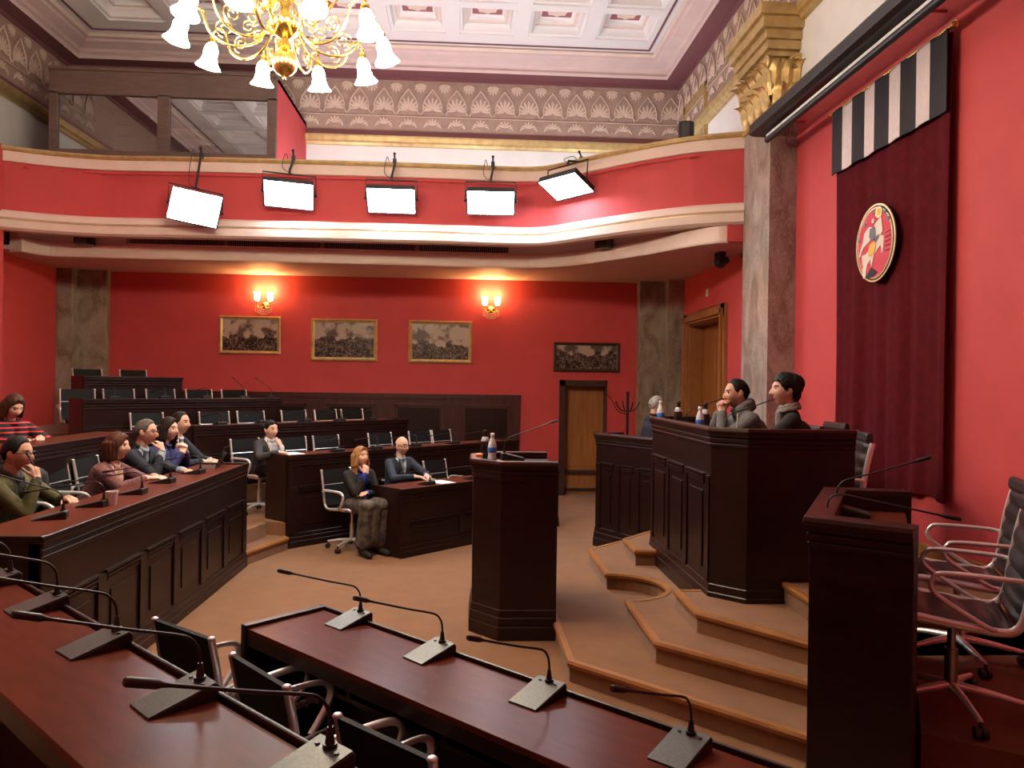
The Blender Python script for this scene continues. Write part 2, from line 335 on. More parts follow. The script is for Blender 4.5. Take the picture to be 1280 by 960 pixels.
def capital():
    m=MB(); m.box(3.17,8.03,4.78,3.5,8.89,4.82)
    m.box(3.21,8.08,4.8,3.5,8.84,5.42)
    for r,(zz,h,cv) in enumerate(((4.82,.30,.06),(4.98,.38,.09))):
        ys=[8.16,8.36,8.56,8.76] if r==0 else [8.10,8.27,8.46,8.65,8.82]
        for y in ys: leaf(m,(3.21,y,zz),(-1,0,0),(0,1,0),h,.165,cv*1.5)
        for x in ([3.28,3.42] if r==0 else [3.22,3.36,3.48]): leaf(m,(x,8.08,zz),(0,-1,0),(1,0,0),h,.13,cv*1.5)
    for c,ax in(((3.15,8.08,5.33),0),((3.15,8.84,5.33),0),((3.45,8.0,5.33),1)):
        pts=[]
        for i in range(26):
            a=i/25*PI*4.2; rr=.085*(1-i/25*.82); pts.append((c[0],c[1]+rr*math.cos(a),c[2]+rr*math.sin(a)) if ax==0 else (c[0]+rr*math.cos(a),c[1],c[2]+rr*math.sin(a)))
        m.tube(pts,.02,8)
    return m.build('trim_1','gold_leaf')
struct(capital())
m=MB()
for o_,z0,z1 in((.03,5.40,5.46),(.07,5.46,5.56),(.10,5.56,5.66),(.15,5.66,5.78),(.19,5.78,5.90)): m.box(3.2-o_,8.07-o_,z0,3.5,8.85+o_,z1)
struct(m.build('trim_2','gold_paint',bevel=.008))
# ---- entablature: gold moulding, maroon bands, frieze, cornice
ring=[(XL,YN),(XL,YB),(XR,YB),(XR,YN)]
m=MB().sweep(ring,[(-.02,5.74),(.05,5.74),(.07,5.78),(.10,5.80),(.12,5.86),(.12,5.89),(-.02,5.89)],closed=True); struct(m.build('trim_3','gold_paint'))
m=MB().sweep(ring,[(-.02,5.89),(.03,5.89),(.03,6.0),(-.02,6.0)],closed=True); struct(m.build('trim_4','maroon_paint'))
m=MB().sweep(ring,[(-.02,6.0),(.012,6.0),(.012,6.88),(-.02,6.88)],closed=True)
def motif(m,T):
    def petal(x,z,a,l,wd):
        M=Matrix.Translation((x,-.012,z))@Matrix.Rotation(a,4,'Y')@Matrix.Translation((0,0,l*.55))
        vs=[];n=8
        for i in range(n):
            t=2*PI*i/n; vs.append(T@(M@V((wd*math.sin(t)*(1+.35*math.cos(t)),0,l*.5*math.cos(t)))))
        c=T@(M@V((0,-.014,0))); vs.append(c); m.add(vs,[(i,(i+1)%n,n) for i in range(n)],True)
    for k in range(9): petal(0,.36,R(-92+23*k),.155+.05*math.sin(PI*k/8),.021)      # large palmette
    for k in range(7): petal(.2,.80,R(180-60+20*k),.11+.05*math.sin(PI*k/6),.017)    # hanging palmette between arches
    for k in range(5): petal(0,.10,R(-60+30*k),.12,.018)                              # small fleuron
    for k in(-1,1): petal(k*.085,.16,R(k*150),.11,.015); petal(k*.06,.09,R(k*60),.08,.014)
    for sx in(-1,1):   # arch ribs
        pts=[T@V((sx*x,-.018,z)) for x,z in((0,.70),(.06,.62),(.125,.53),(.155,.43),(.15,.34),(.19,.28))]
        m.tube(pts,.012,5,cap=False)
    m.tube([T@V((-.2,-.014,.245)),T@V((.2,-.014,.245))],.008,5,cap=False)
m.m=1
for i in range(25): motif(m,Matrix.Translation((XL+.25+i*.4,YB-.012,6.0)))
for i in range(33):
    motif(m,Matrix.Translation((XR-.012,YB-.2-i*.4,6.0))@Matrix.Rotation(-PI/2,4,'Z'))
    if i<12: motif(m,Matrix.Translation((XL+.012,YB-.2-i*.4,6.0))@Matrix.Rotation(PI/2,4,'Z'))
struct(m.build('trim_5',['frieze_ground','frieze_relief'],fixn=False))
prof=[(-.02,6.84),(.04,6.84),(.04,6.90),(.29,6.90),(.31,6.94),(.29,6.98),(.33,6.99),(.36,7.03),(.50,7.09),(.52,7.12),(.575,7.13),(.60,7.17),(.565,7.2),(.565,7.32),(-.02,7.32)]
m=MB().sweep(ring,prof,closed=True,mids=[0,0,0,1,1,1,1,1,1,1,2,2,2,2,1]); struct(m.build('trim_6',['maroon_paint','pink_plaster','cream_paint']))
# ---- coffered ceiling
def ceiling():
    m=MB(); x0,x1,y0,y1=XL+.55,XR-.55,YN+.55,YB-.55; zb=7.2; P=1.045; W=.83
    xs=[2.72-W-i*P for i in range(8)]; ys=[11.80-W-i*1.0 for i in range(12)]
    gx0=xs[-1]-.1; gx1=xs[0]+W+.1; gy0=ys[-1]-.085; gy1=ys[0]+W+.085
    m.m=0
    def q(a,b,c,d): m.add([a,b,c,d],[(0,1,2,3)],False)
    for (a,b,c,d) in((x0,y0,gx0,y1),(gx1,y0,x1,y1),(gx0,y0,gx1,gy0),(gx0,gy1,gx1,y1)): q((a,b,zb),(a,d,zb),(c,d,zb),(c,b,zb))
    rings=[(0,7.2),(0,7.225),(.045,7.235),(.06,7.30),(.10,7.33),(.10,7.36),(.14,7.365),(.165,7.42),(.19,7.43)]
    for xa in xs:
        for ya in ys:
            cx0=xa-(P-W)/2; cx1=xa+W+(P-W)/2; cy0=ya-.085; cy1=ya+W+.085
            R0=[(cx0,cy0),(cx1,cy0),(cx1,cy1),(cx0,cy1)]; prev=[(x,y,zb) for x,y in R0]
            for k,(i,z) in enumerate(rings):
                cur=[(xa+i,ya+i,z),(xa+W-i,ya+i,z),(xa+W-i,ya+W-i,z),(xa+i,ya+W-i,z)]
                m.m=2 if k in(6,) else 0
                for e in range(4): q(prev[e],cur[e],cur[(e+1)%4],prev[(e+1)%4])
                prev=cur
            m.m=1; q(prev[0],prev[3],prev[2],prev[1]); m.m=2
            c=(xa+W/2,ya+W/2)
            vs=[];n=16
            for rr,zz in((.17,7.428),(.16,7.41),(.10,7.418),(.085,7.395),(.03,7.40)):
                for j in range(n):
                    a=2*PI*j/n; r2=rr*(1+.1*math.cos(8*a)); vs.append((c[0]+r2*math.cos(a),c[1]+r2*math.sin(a),zz))
            m.add(vs,[(i*n+j,i*n+(j+1)%n,(i+1)*n+(j+1)%n,(i+1)*n+j) for i in range(4) for j in range(n)]+[tuple(range(4*n,5*n))],True)
    m.m=3
    rope=[(x0+.14,y0+.14),(x0+.14,y1-.14),(x1-.14,y1-.14),(x1-.14,y0+.14)]
    m.sweep(rope,[(-.015,7.2),(-.015,7.185),(.015,7.185),(.015,7.2)],closed=True)
    m.m=0; m.box(XL-.3,YN-.3,7.6,XR+.3,YB+.35,7.8)
    return m.build('ceiling',['coffer_white','coffer_maroon','cream_paint','maroon_paint'],fixn=False)
struct(ceiling())
# ---- gallery
RAIL=smooth_path([(-6.1,10.33),(-5.9,10.42),(-5.6,10.54),(-5.2,10.64),(-4.7,10.68),(-3.5,10.62),(-2.0,10.6),(-.5,10.6),(.4,10.63),(.8,10.62),(1.12,10.49),(1.58,10.03),(2.1,9.53),(2.6,9.15),(2.95,8.98),(3.22,8.88)],5)
RAIL=[(p.x,p.y) for p in RAIL]
LOW=smooth_path([(-6.06,10.75),(-5.95,11.0),(-5.7,11.12),(-4.7,11.15),(-2.5,11.17),(-1,11.2),(.55,11.22),(1.0,11.17),(1.45,10.9),(1.85,10.42),(2.25,9.9),(2.64,9.25),(2.9,8.95),(3.04,8.9)],5)
LOW=[(p.x,p.y) for p in LOW]
prof=[(-.10,3.76),(.05,3.76),(.09,3.79),(.10,3.88),(.06,3.895),(.06,3.905),(.09,3.92),(.07,3.99),(.03,4.02),(0,4.025),(0,4.655),(.03,4.66),(.035,4.79),(.06,4.80),(.07,4.825),(.06,4.85),(-.10,4.85)]
m=MB().sweep(RAIL,prof,mids=[1,1,1,1,2,1,1,1,1,0,1,1,2,2,2,1,0],smooth=False)
g=struct(m.build('wall_gallery',['red_paint','cream_paint','gold_paint']))
m=MB().sweep(LOW,[(-.2,3.55),(0,3.55),(.012,3.57),(.012,3.73),(0,3.75),(-.2,3.75)],mids=[1,0,0,0,0,0]); struct(m.build('trim_7',['cream_paint','pink_plaster']))
m=MB().sweep(LOW,[(-.2,3.75),(-.035,3.75),(-.035,3.95),(-.2,3.95)]); struct(m.build('trim_8','white_paint'))
pts=[(x,y) for x,y in LOW]
def offs(path,d):
    P=[V(p) for p in path]; out=[]
    for i in range(len(P)):
        t=P[min(i+1,len(P)-1)]-P[max(i-1,0)]; n=V((t.y,-t.x)).normalized(); out.append((P[i].x+n.x*d,P[i].y+n.y*d))
    return out
m=MB().prism(offs(LOW,-.05)+[(3.5,8.86),(3.5,YB),(XL,YB),(XL,10.8)],3.58,3.64); struct(m.build('ceiling.001','pink_plaster'))
m=MB().prism(offs(RAIL,-.05)+[(3.5,8.86),(3.5,YB),(XL,YB),(XL,10.36)],3.93,4.0); struct(m.build('floor.gallery','pink_plaster'))
struct(MB().box(3.02,8.86,3.56,3.5,8.93,3.755).build('wall_return','red_paint'))
# air vent in the gallery front
def vent():
    t=thing('air_vent','long dark slatted air vent grille under the gallery front','vent')
    seg=[p for p in LOW if -4.9<p[0]<.58]; seg[0]=(-4.83,seg[0][1]); seg[-1]=(.56,seg[-1][1])
    MB().sweep(seg,[(-.034,3.76),(-.028,3.76),(-.028,3.90),(-.034,3.90)]).build('backing','groove',t)
    s=MB(); L=[0]
    for a,b in zip(seg,seg[1:]): L.append(L[-1]+math.dist(a,b))
    n=int(L[-1]/.03)
    for k in range(n+1):
        d=L[-1]*k/n; i=max(j for j in range(len(L)) if L[j]<=d+1e-9); i=min(i,len(seg)-2); f_=(d-L[i])/(L[i+1]-L[i]); x=seg[i][0]+(seg[i+1][0]-seg[i][0])*f_; y=seg[i][1]+(seg[i+1][1]-seg[i][1])*f_
        wd=.02 if k%45==0 else .0045
        s.box(x-wd,y+.0,3.755,x+wd,y+.03,3.905)
    s.build('slats','steel',t)
    MB().sweep(seg,[(-.03,3.75),(.004,3.75),(.004,3.762),(-.03,3.762)]).build('frame','cream_paint',t)
vent()
m=MB(); rp=offs(RAIL,.075)
m.tube([(x,y,4.60) for x,y in rp if -5.2<x<2.75],.011,6)
for i in range(6,len(rp)-8,6): m.tube([(rp[i][0],rp[i][1]+.09,4.60),(rp[i][0],rp[i][1],4.60)],.008,5)
tag(m.build('lighting_rail','red_paint'),'thin red pipe rail running along the gallery front','rail')
# ---- back wainscot
def wains():
    m=MB(); y=YB-.05; x0,x1=-4.7,.87; z1=1.67
    m.box(x0,y,.0,x1,YB+.01,z1-.02); m.box(x0,y-.03,z1-.05,x1+.01,YB,z1); m.box(x0,y-.018,z1-.09,x1,YB,z1-.05)
    n=5; w_=(x1-x0)/n*1.0
    for i in range(n):
        a=x0+(x1-x0)*i/n+.15; b=x0+(x1-x0)*(i+1)/n-.15
        for k,(e,d) in enumerate(((0,.028),(.03,.016))):
            for (p,q,r,s_) in((a+e,.75+e,b-e,.78+e),(a+e,z1-.20-e,b-e,z1-.17-e),(a+e,.75+e,a+.03+e,z1-.17-e),(b-.03-e,.75+e,b-e,z1-.17-e)): m.box(p,y-d,q,r,y+.001,s_)
        m.m=1; m.box(a+.06,y-.004,.81,b-.06,y,z1-.23); m.m=0
    return m.build('wall_wainscot',['wainscot_wood','dark_wood'],bevel=.003)
struct(wains())
# ------------------------------------------------------------------ tiers and dais
Q=math.sqrt(.5)
def tierpoly(k):
    a=-2.22-1.22*(k-1); f=10.58+1.73*(k-1); g=1.35-1.73*(k-1)
    if k==1: mid=[(-1.97,8.61),(-2.33,8.74),(-2.52,7.92),(-2.22,7.80)]
    else: mid=[(a,f+a)]
    return [(.85,YB),(.85,f+.85 if f+.85<YB else YB-.02)]+([(YB-.02-f,YB-.02)] if f+.85>=YB else [])+mid+[(a,g-a),(max(g-YN,a),YN),(XL,YN),(XL,YB)]
for k in range(1,5): struct(MB().prism(tierpoly(k),0,.28*k).build('floor.tier','carpet'))
st=MB().prism([(-2.20,7.79),(-1.95,8.55),(-2.0,8.63),(-2.34,8.75),(-2.53,7.9)],0,.135); struct(st.build('floor.step','carpet'))
st=MB().prism([(-2.36,7.86),(-2.20,8.62),(-2.34,8.75),(-2.53,7.9)],.135,.28); struct(st.build('floor.step','carpet'))
def nosing(name,path,z,closed=False):
    return struct(MB().sweep(path,[(-.03,z-.035),(.012,z-.035),(.018,z-.012),(.010,z+.004),(-.03,z+.004)]).build(name,'oak_edge'))
nosing('trim_20',[(-1.95,8.55),(-2.20,7.79)][::-1],.135)
# dais
notch=[(1.19+.40*math.sin(PI*i/16),5.60+.405-.405*math.cos(PI*i/16)) for i in range(17)]
S1=[(2.15,3.25),(.657,4.757),(.657,7.30),(2.15,8.79)]
S2=[(2.15,3.75),(1.187,4.70)]+notch+[(1.187,7.36),(2.2,8.36)]
S3=[(2.15,4.05),(1.495,4.87),(1.495,7.19),(2.2,7.98)]
def dais(path,z,back=3.5): return path+[(back,path[-1][1]),(back,path[0][1])]
struct(MB().prism(dais(S1,.13),0,.13).build('floor.dais','carpet'))
struct(MB().prism(dais(S2,.265),.13,.265).build('floor.dais','carpet'))
struct(MB().prism(dais([(2.15,4.05),(1.495,4.87),(1.495,5.38),(1.70,5.38),(1.70,6.69),(1.495,6.69),(1.495,7.19),(2.2,7.98)],.4),.265,.4).build('floor.dais','carpet'))
nosing('trim_21',S1[:3][::-1],.13); nosing('trim_22',S2[::-1],.265)
nosing('trim_23',[(1.69,5.38),(1.495,5.38),(1.495,4.87),(2.15,4.05)],.4); nosing('trim_24',[(2.2,7.98),(1.495,7.19),(1.495,6.69),(1.69,6.69)],.4)
struct(MB().prism([(1.95,5.10),(2.14,5.10),(2.14,4.42),(3.5,4.42),(3.5,7.75),(2.2,7.75),(2.14,7.08),(1.95,7.08),(1.75,6.9),(1.75,5.28)],.4,.54).build('floor.dais','carpet'))
nosing('trim_25',[(2.14,5.10),(2.14,4.42),(3.48,4.42)],.54)
# side platform with the two conference chairs
PN=[(1.93,3.135),(3.5,2.05)]
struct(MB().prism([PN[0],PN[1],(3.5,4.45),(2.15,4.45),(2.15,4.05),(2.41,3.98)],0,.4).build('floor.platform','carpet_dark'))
m=MB()
for i in range(4): m.sweep(PN[::-1],[(-.01+.012,.03+.09*i),(-.01+.028,.035+.09*i),(-.01+.028,.105+.09*i),(-.01+.012,.115+.09*i)])
struct(m.build('trim_26','dark_wood'))
struct(MB().box(3.46,4.4,.54,3.5,10.1,.68).build('baseboard_right','oak_edge',bevel=.004)); struct(MB().box(3.46,2.0,.40,3.5,4.4,.56).build('baseboard_right.001','oak_edge',bevel=.004))
# ------------------------------------------------------------------ joinery
def front_profile(h,base=.16):
    return [(.06,0),(-.022,0),(-.022,base*.42),(-.016,base*.45),(-.018,base*.5),(-.014,base*.72),(-.008,base*.75),(-.010,base*.8),(-.006,base*.97),(0,base),
            (0,h-.34),(.0,h-.135),(-.008,h-.13),(-.008,h-.112),(-.002,h-.107),(-.012,h-.10),(-.012,h-.075),(-.004,h-.07),(-.018,h-.06),(-.018,h-.036),(.06,h-.036)]
def row_desk(label,P,Qp,h,zt,depth=.46,n=4,group='tiered assembly benches',z0=0,shelf=False,dz=.016):
    P=V((*P,z0)); Qv=V((*Qp,z0)); e=(Qv-P); L=e.length; rz=math.atan2(e.y,e.x)
    t=thing('assembly_desk',label,'desk',P,rz,group); h=h-z0
    m=MB(); m.xprism(front_profile(h),0,L)
    for i in range(n+1):                                  # pilasters with stepped heads
        x=.07+(L-.14)*i/n
        m.box(x-.055,-.014,.16,x+.055,.01,h-.36)
    for i in range(n):
        a=.07+(L-.14)*i/n+.075; b=.07+(L-.14)*(i+1)/n-.075
        for j,(d,zz) in enumerate(((.022,0),(.018,.028),(.012,.054))): m.box(a-.03+.012*j,-d,h-.345-zz-.018,b+.03-.012*j,.01,h-.345-zz)
        m.box(a+.05,-.008,.24,b-.05,.01,h-.48)
    m.build('front_panel',['dark_wood'],t,bevel=.003)
    MB().box(0.03,.0,h-dz-.026,L-.03,depth,h-dz).build('desktop','top_wood',t,bevel=.003)
    r=MB(); r.box(-.012,-.022,h-.036,L+.012,-.006,h); r.build('rim','dark_wood',t,bevel=.006)
    for x in(0,L-.04):
        s=MB().box(x,-.007,.16,x+.04,depth+.01,h); s.box(x,.03,0,x+.04,depth+.01,.16); s.build('end_panel','dark_wood',t,bevel=.004)
    if shelf:
        s=MB().box(.04,.05,h-.235,L-.04,.25,h-.215)
        for i in range(1,5): s.box(L*i/5-.012,.05,h-.235,L*i/5+.012,.25,h-dz-.03)
        s.box(.04,depth-.02,h-dz-.075,L-.04,depth,h-dz-.02)
        s.build('shelf','dark_wood',t,bevel=.002)
    return t
row_desk('long dark bench in front of the five people on the left, white cup on it',(-2.19,4.09),(-2.19,7.79),1.03,.28,n=6)
row_desk('dark bench behind the woman in the pink jacket, with the striped-sweater woman at it',(-3.41,3.4),(-3.41,8.3),1.31,.56,n=8)
row_desk('low front desk with papers where the bald man and blonde woman sit',(-.69,8.11),(1.2,10.0),.73,0,n=3,depth=.48)
row_desk('dark bench with papers where the woman in the dark blazer leans on her hand',(-1.96,8.585),(.74,11.28),1.03,.28,n=5)
row_desk('third bench back on the far side, just above the woman in the blazer',(-3.2,9.2),(-.89,11.51),1.31,.56,n=5)
row_desk('fourth bench back on the far side, under the wainscot left of the pictures',(-4.61,9.49),(-2.72,11.38),1.60,.84,n=4)
row_desk('short topmost bench in front of the grey corner pillar',(-5.16,10.64),(-4.21,11.59),1.88,1.12,n=2)
row_desk('long front desk with four microphones beside the dais steps',(1.34,1.74),(-.71,3.79),.76,0,n=5,shelf=True,depth=.40)
row_desk('nearest desk, with microphones, along the bottom left corner',(1.5,-.10),(-2.12,3.52),1.03,.28,n=8,shelf=True,depth=.365)
def ring_desk(name,label,cat,poly,open_edges,h,z0,top,grooves=True,group=None,inner=.05,panels=None,topmat='top_wood',deskpoly=None,face='dark_wood'):
    """furniture whose plan is a polygon (clockwise when seen from above, outside on the left of travel)"""
    c=V((sum(p[0] for p in poly)/len(poly),sum(p[1] for p in poly)/len(poly))); t=thing(name,label,cat,(c.x,c.y,z0),0,group)
    loc=[(p[0]-c.x,p[1]-c.y) for p in poly]; N=len(loc)
    H=h-z0
    path=loc[:N-open_edges+1] if open_edges else loc+[loc[0]]
    # outside is on the right of travel
    pr=[(-inner,0)]+[(-o,z) for o,z in front_profile(H,base=.22)[1:-1]]+[(-inner,H-.036)]
    m=MB(); m.sweep(path,pr)
    if panels:
        i,n=panels; a=V(path[i]); b=V(path[i+1]); d=(b-a); L=d.length; d.normalize(); nr=V((d.y,-d.x)); Mx=Matrix(((d.x,-nr.x,0,a.x),(d.y,-nr.y,0,a.y),(0,0,1,0),(0,0,0,1)))
        m.T=Mx
        for k in range(n):
            x0=.05+(L-.1)*k/n+.05; x1=.05+(L-.1)*(k+1)/n-.05
            for j,(dd,zz) in enumerate(((.024,0),(.020,.030),(.014,.056))): m.box(x0+.01*j,-dd,H-.33-zz-.018,x1-.01*j,.01,H-.33-zz)
            m.box(x0+.06,-.010,.30,x1-.06,.01,H-.46)
        for k in range(n+1): x=.05+(L-.1)*k/n; m.box(x-.04,-.012,.22,x+.04,.01,H-.34)
        m.T=None
    m.build('body',[face],t,bevel=.0025)
    r=MB().sweep(path,[(-inner-.005,H-.036),(.024,H-.036),(.028,H-.02),(.022,H),(-inner-.005,H)]); r.build('rim','rail_wood',t,bevel=.004)
    MB().prism([(p[0]-c.x,p[1]-c.y) for p in deskpoly] if deskpoly else [tuple(V(p)*.985) for p in loc],H-top-.035,H-top).build('desktop',topmat,t)
    return t
# presidium (three-seat bench on the dais), outline clockwise from above; the back side is open
pres=ring_desk('presidium_desk','tall dark presidium bench on the dais where two people sit','desk',
   [(2.62,7.13),(1.88,7.13),(1.69,6.94),(1.69,5.24),(1.88,5.05),(2.62,5.05)],1,1.57,.27,.10,panels=(2,3),deskpoly=[(2.04,7.10),(1.90,7.10),(1.72,6.93),(1.72,5.25),(1.90,5.08),(2.04,5.08)])
pod=ring_desk('podium','tall dark speaker podium standing alone on the carpet with bottles on top','podium',
   [(.66,6.36),(.25,6.36),(.05,6.14),(.05,5.76),(.25,5.535),(.66,5.535)],1,1.29,0,.05,topmat='dark_wood')
ring_desk('side_desk','dark side desk with two microphones beside the two leather chairs','desk',[(2.409,4.089),(2.009,4.168),(1.475,3.225),(1.779,2.956)],1,1.30,0,.11,inner=.09,group='angled side desks of the presidium')
ring_desk('side_desk','dark side desk beyond the presidium near the oak door','desk',[(1.79,9.07),(1.49,8.80),(2.02,7.86),(2.42,7.94)],1,1.30,0,.11,inner=.09,group='angled side desks of the presidium',panels=(1,3))
# ------------------------------------------------------------------ chairs
def mesh_chair(label,name='office_chair'):
    t=thing(name,label,'chair'); W=.20
    prof=[(.23,.455),(.17,.47),(0,.455),(-.14,.445),(-.205,.46),(-.235,.52),(-.25,.62),(-.27,.74),(-.295,.86)]
    pp=[(p.x,p.y) for p in smooth_path(prof,4)]
    def strip(a,b,off,th,x):
        m=MB(); sel=pp[a:b]; vs=[];n=len(sel)
        for i,(y,z) in enumerate(sel):
            j0=max(i-1,0);j1=min(i+1,n-1); ty,tz=sel[j1][0]-sel[j0][0],sel[j1][1]-sel[j0][1]; l=math.hypot(ty,tz); ny,nz=-tz/l,ty/l
            if nz<0 and i<n/2 and a==0: ny,nz=-ny,-nz
            for s in(-1,1):
                for d in(0,th): vs.append((s*x,y+ny*(off+d)*(1),z+nz*(off+d)))
        fs=[]
        for i in range(n-1):
            k=i*4; fs+=[(k,k+4,k+6,k+2),(k+1,k+3,k+7,k+5),(k,k+1,k+5,k+4),(k+2,k+6,k+7,k+3)]
        fs+=[(0,2,3,1),((n-1)*4,(n-1)*4+1,(n-1)*4+3,(n-1)*4+2)]
        return m.add(vs,fs,True)
    strip(0,15,-.006,.016,W-.008).build('seat','black_mesh',t); strip(17,len(pp),-.008,.016,W-.008).build('backrest','black_mesh',t)
    for s in(-1,1):
        m=MB(); m.tube([(s*W,y,z) for y,z in pp],.0105,8,flat=(1,1.5)); m.ell((s*W,pp[-1][0],pp[-1][1]),(.016,.016,.010)); m.build('side_rail','chrome',t)
        a=MB(); ap=smooth_path([(s*W,-.245,.60),(s*(W+.035),-.22,.645),(s*(W+.04),-.1,.655),(s*(W+.04),.08,.65),(s*(W+.04),.135,.61),(s*(W+.035),.11,.54),(s*(W+.01),.03,.465)],4)
        a.tube(ap,.0105,8,flat=(1,1.4)); a.build('armrest','chrome',t)
    for y,z in((.17,.455),(-.12,.44),(-.262,.70)): MB().tube([(-W,y,z),(W,y,z)],.009,6).build('crossbar','chrome',t)
    MB().cbox((0,.02,.425),(.18,.22,.03)).build('seat_support','chrome',t)
    m=MB().tube([(0,0,.42),(0,0,.26)],.017,10); m.tube([(0,0,.28),(0,0,.09)],.026,10); m.build('column','chrome',t)
    for k in range(5):
        a=2*PI*k/5+.3; c,s_=math.cos(a),math.sin(a)
        m=MB(); m.tube([(0,0,.105),(c*.14,s_*.14,.098),(c*.27,s_*.27,.078)],[.020,.016,.011],8); l=m.build('base_leg','chrome',t)
        m=MB(); m.lathe([(0,-.011),(.024,-.011),(.028,0),(.024,.011),(0,.011)],(c*.27-s_*.014,s_*.27+c*.014,.029),12,Matrix.Rotation(a,4,'Z')@Matrix.Rotation(PI/2,4,'X')); m.lathe([(0,-.011),(.024,-.011),(.028,0),(.024,.011),(0,.011)],(c*.27+s_*.014,s_*.27-c*.014,.029),12,Matrix.Rotation(a,4,'Z')@Matrix.Rotation(PI/2,4,'X')); m.tube([(c*.27,s_*.27,.03),(c*.27,s_*.27,.078)],.008,6); m.build('caster','black_plastic',l)
    return t
def leather_chair(label):
    t=thing('conference_chair',label,'chair'); W=.245
    prof=[(.25,.45),(.2,.47),(.02,.452),(-.15,.44),(-.215,.46),(-.245,.53),(-.262,.64),(-.285,.78),(-.315,.91)]
    pp=[(p.x,p.y) for p in smooth_path(prof,5)]
    def pad(a,b,rib,name,th=.034):
        m=MB(); sel=pp[a:b]; n=len(sel); nx=9; top=[];bot=[]
        for i,(y,z) in enumerate(sel):
            j0=max(i-1,0);j1=min(i+1,n-1); ty,tz=sel[j1][0]-sel[j0][0],sel[j1][1]-sel[j0][1]; l=math.hypot(ty,tz); ny,nz=tz/l,-ty/l
            if ny<0 or (abs(ny)<.3 and nz<0): ny,nz=-ny,-nz
            if a==0 and nz<0: ny,nz=-ny,-nz
            h=th*(.55+.45*abs(math.sin(PI*rib*i/(n-1))))
            for k in range(nx):
                u=-1+2*k/(nx-1); e=(1-abs(u)**6); top.append(((W-.01)*u,y+ny*h*e,z+nz*h*e)); bot.append(((W-.01)*u,y-ny*.008,z-nz*.008))
        vs=top+bot; B=len(top); fs=[]
        for i in range(n-1):
            for k in range(nx-1):
                q=i*nx+k; fs+=[(q,q+1,q+nx+1,q+nx),(B+q,B+q+nx,B+q+nx+1,B+q+1)]
        for i in range(n-1): q=i*nx; fs+=[(q,q+nx,B+q+nx,B+q),(q+nx-1,B+q+nx-1,B+q+2*nx-1,q+2*nx-1)]
        for k in range(nx-1): fs+=[(k,B+k,B+k+1,k+1),((n-1)*nx+k,(n-1)*nx+k+1,B+(n-1)*nx+k+1,B+(n-1)*nx+k)]
        m.add(vs,fs,True); m.build(name,'black_leather',t)
    P2=[(p.x,p.y) for p in smooth_path(prof,12)]; old=pp; pp=P2
    pad(0,48,5,'seat'); pad(50,len(pp),6,'backrest')
    for s in(-1,1):
        MB().tube([(s*W,y,z) for y,z in pp],.011,8,flat=(1,1.7)).build('side_rail','chrome',t)
        ap=smooth_path([(s*W,-.268,.655),(s*(W+.025),-.2,.668),(s*(W+.03),.04,.672),(s*(W+.03),.09,.655),(s*(W+.03),.105,.61),(s*(W+.025),.06,.56),(s*(W+.01),-.10,.462),(s*W,-.14,.45)],5)
        MB().tube(ap,.011,8).build('armrest','chrome',t)
    m=MB(); m.xprism([(-.325,.90),(-.29,.90),(-.275,.93),(-.285,.975),(-.315,.98),(-.33,.95)],-W+.03,W-.03); m.build('headrest','black_leather',t,bevel=.012)
    for y,z in((.18,.452),(-.12,.44)): MB().tube([(-W,y,z),(W,y,z)],.011,6).build('crossbar','chrome',t)
    MB().cbox((0,.02,.42),(.2,.24,.035)).build('seat_support','chrome',t)
    m=MB().tube([(0,0,.42),(0,0,.26)],.018,10); m.tube([(0,0,.28),(0,0,.09)],.028,10); m.build('column','steel',t)
    for k in range(5):
        a=2*PI*k/5+.9; c,s_=math.cos(a),math.sin(a)
        m=MB(); m.tube([(0,0,.115),(c*.15,s_*.15,.10),(c*.31,s_*.31,.075)],[.022,.017,.012],8); l=m.build('base_leg','chrome',t)
        m=MB(); 
        for q in(-.015,.015): m.lathe([(0,-.011),(.024,-.011),(.028,0),(.024,.011),(0,.011)],(c*.31-s_*q,s_*.31+c*q,.029),12,Matrix.Rotation(a,4,'Z')@Matrix.Rotation(PI/2,4,'X'))
        m.tube([(c*.31,s_*.31,.03),(c*.31,s_*.31,.075)],.009,6); m.build('caster','black_plastic',l)
    return t
ORD=['first','second','third','fourth','fifth','sixth','seventh']
ch0=[None]
def put_chair(x,y,z,rz,label,group):
    if ch0[0] is None: ch0[0]=mesh_chair(label)
    o=ch0[0]
    if 'placed' not in ch0: ch0.append('placed'); o.location=(x,y,z); o.rotation_euler=(0,0,rz); o['label']=label; o['group']=group; return o
    return dup(o,(x,y,z),rz,label,group)
FR=R(-135); NR_=R(-45)
# front row facing the near desk
for i in range(4):
    put_chair(-.935+.455*i,3.35-.485*i,0,NR_+R((6,-4,2,-3)[i]),'%s black mesh chair from the left behind the front desk, bottom of the picture'%ORD[i].capitalize(),'mesh chairs at the front desk')
def row(k,z,pts,names,grp,rz=FR):
    for (x,y,a),nm in zip(pts,names): put_chair(x+.125,y+.125,z,rz+R(a),nm,grp)
row(0,0,[(-.32,9.53,4),(-.86,9.40,0)],['empty chair right of the bald man at the low desk','chair the bald man sits on at the low desk'],'chairs at the low far desk')
row(1,.28,[(-2.14,9.46,-3),(-1.76,9.84,2),(-1.14,10.46,0),(-.63,10.97,-3),(-.30,11.30,5)],['empty chair just right of the woman in the blazer','second empty chair right of the woman in the blazer','third empty chair right of the woman in the blazer, above the blonde woman','empty chair above and right of the bald man','rightmost empty chair in the row above the bald man'],'chairs in the row above the low desk')
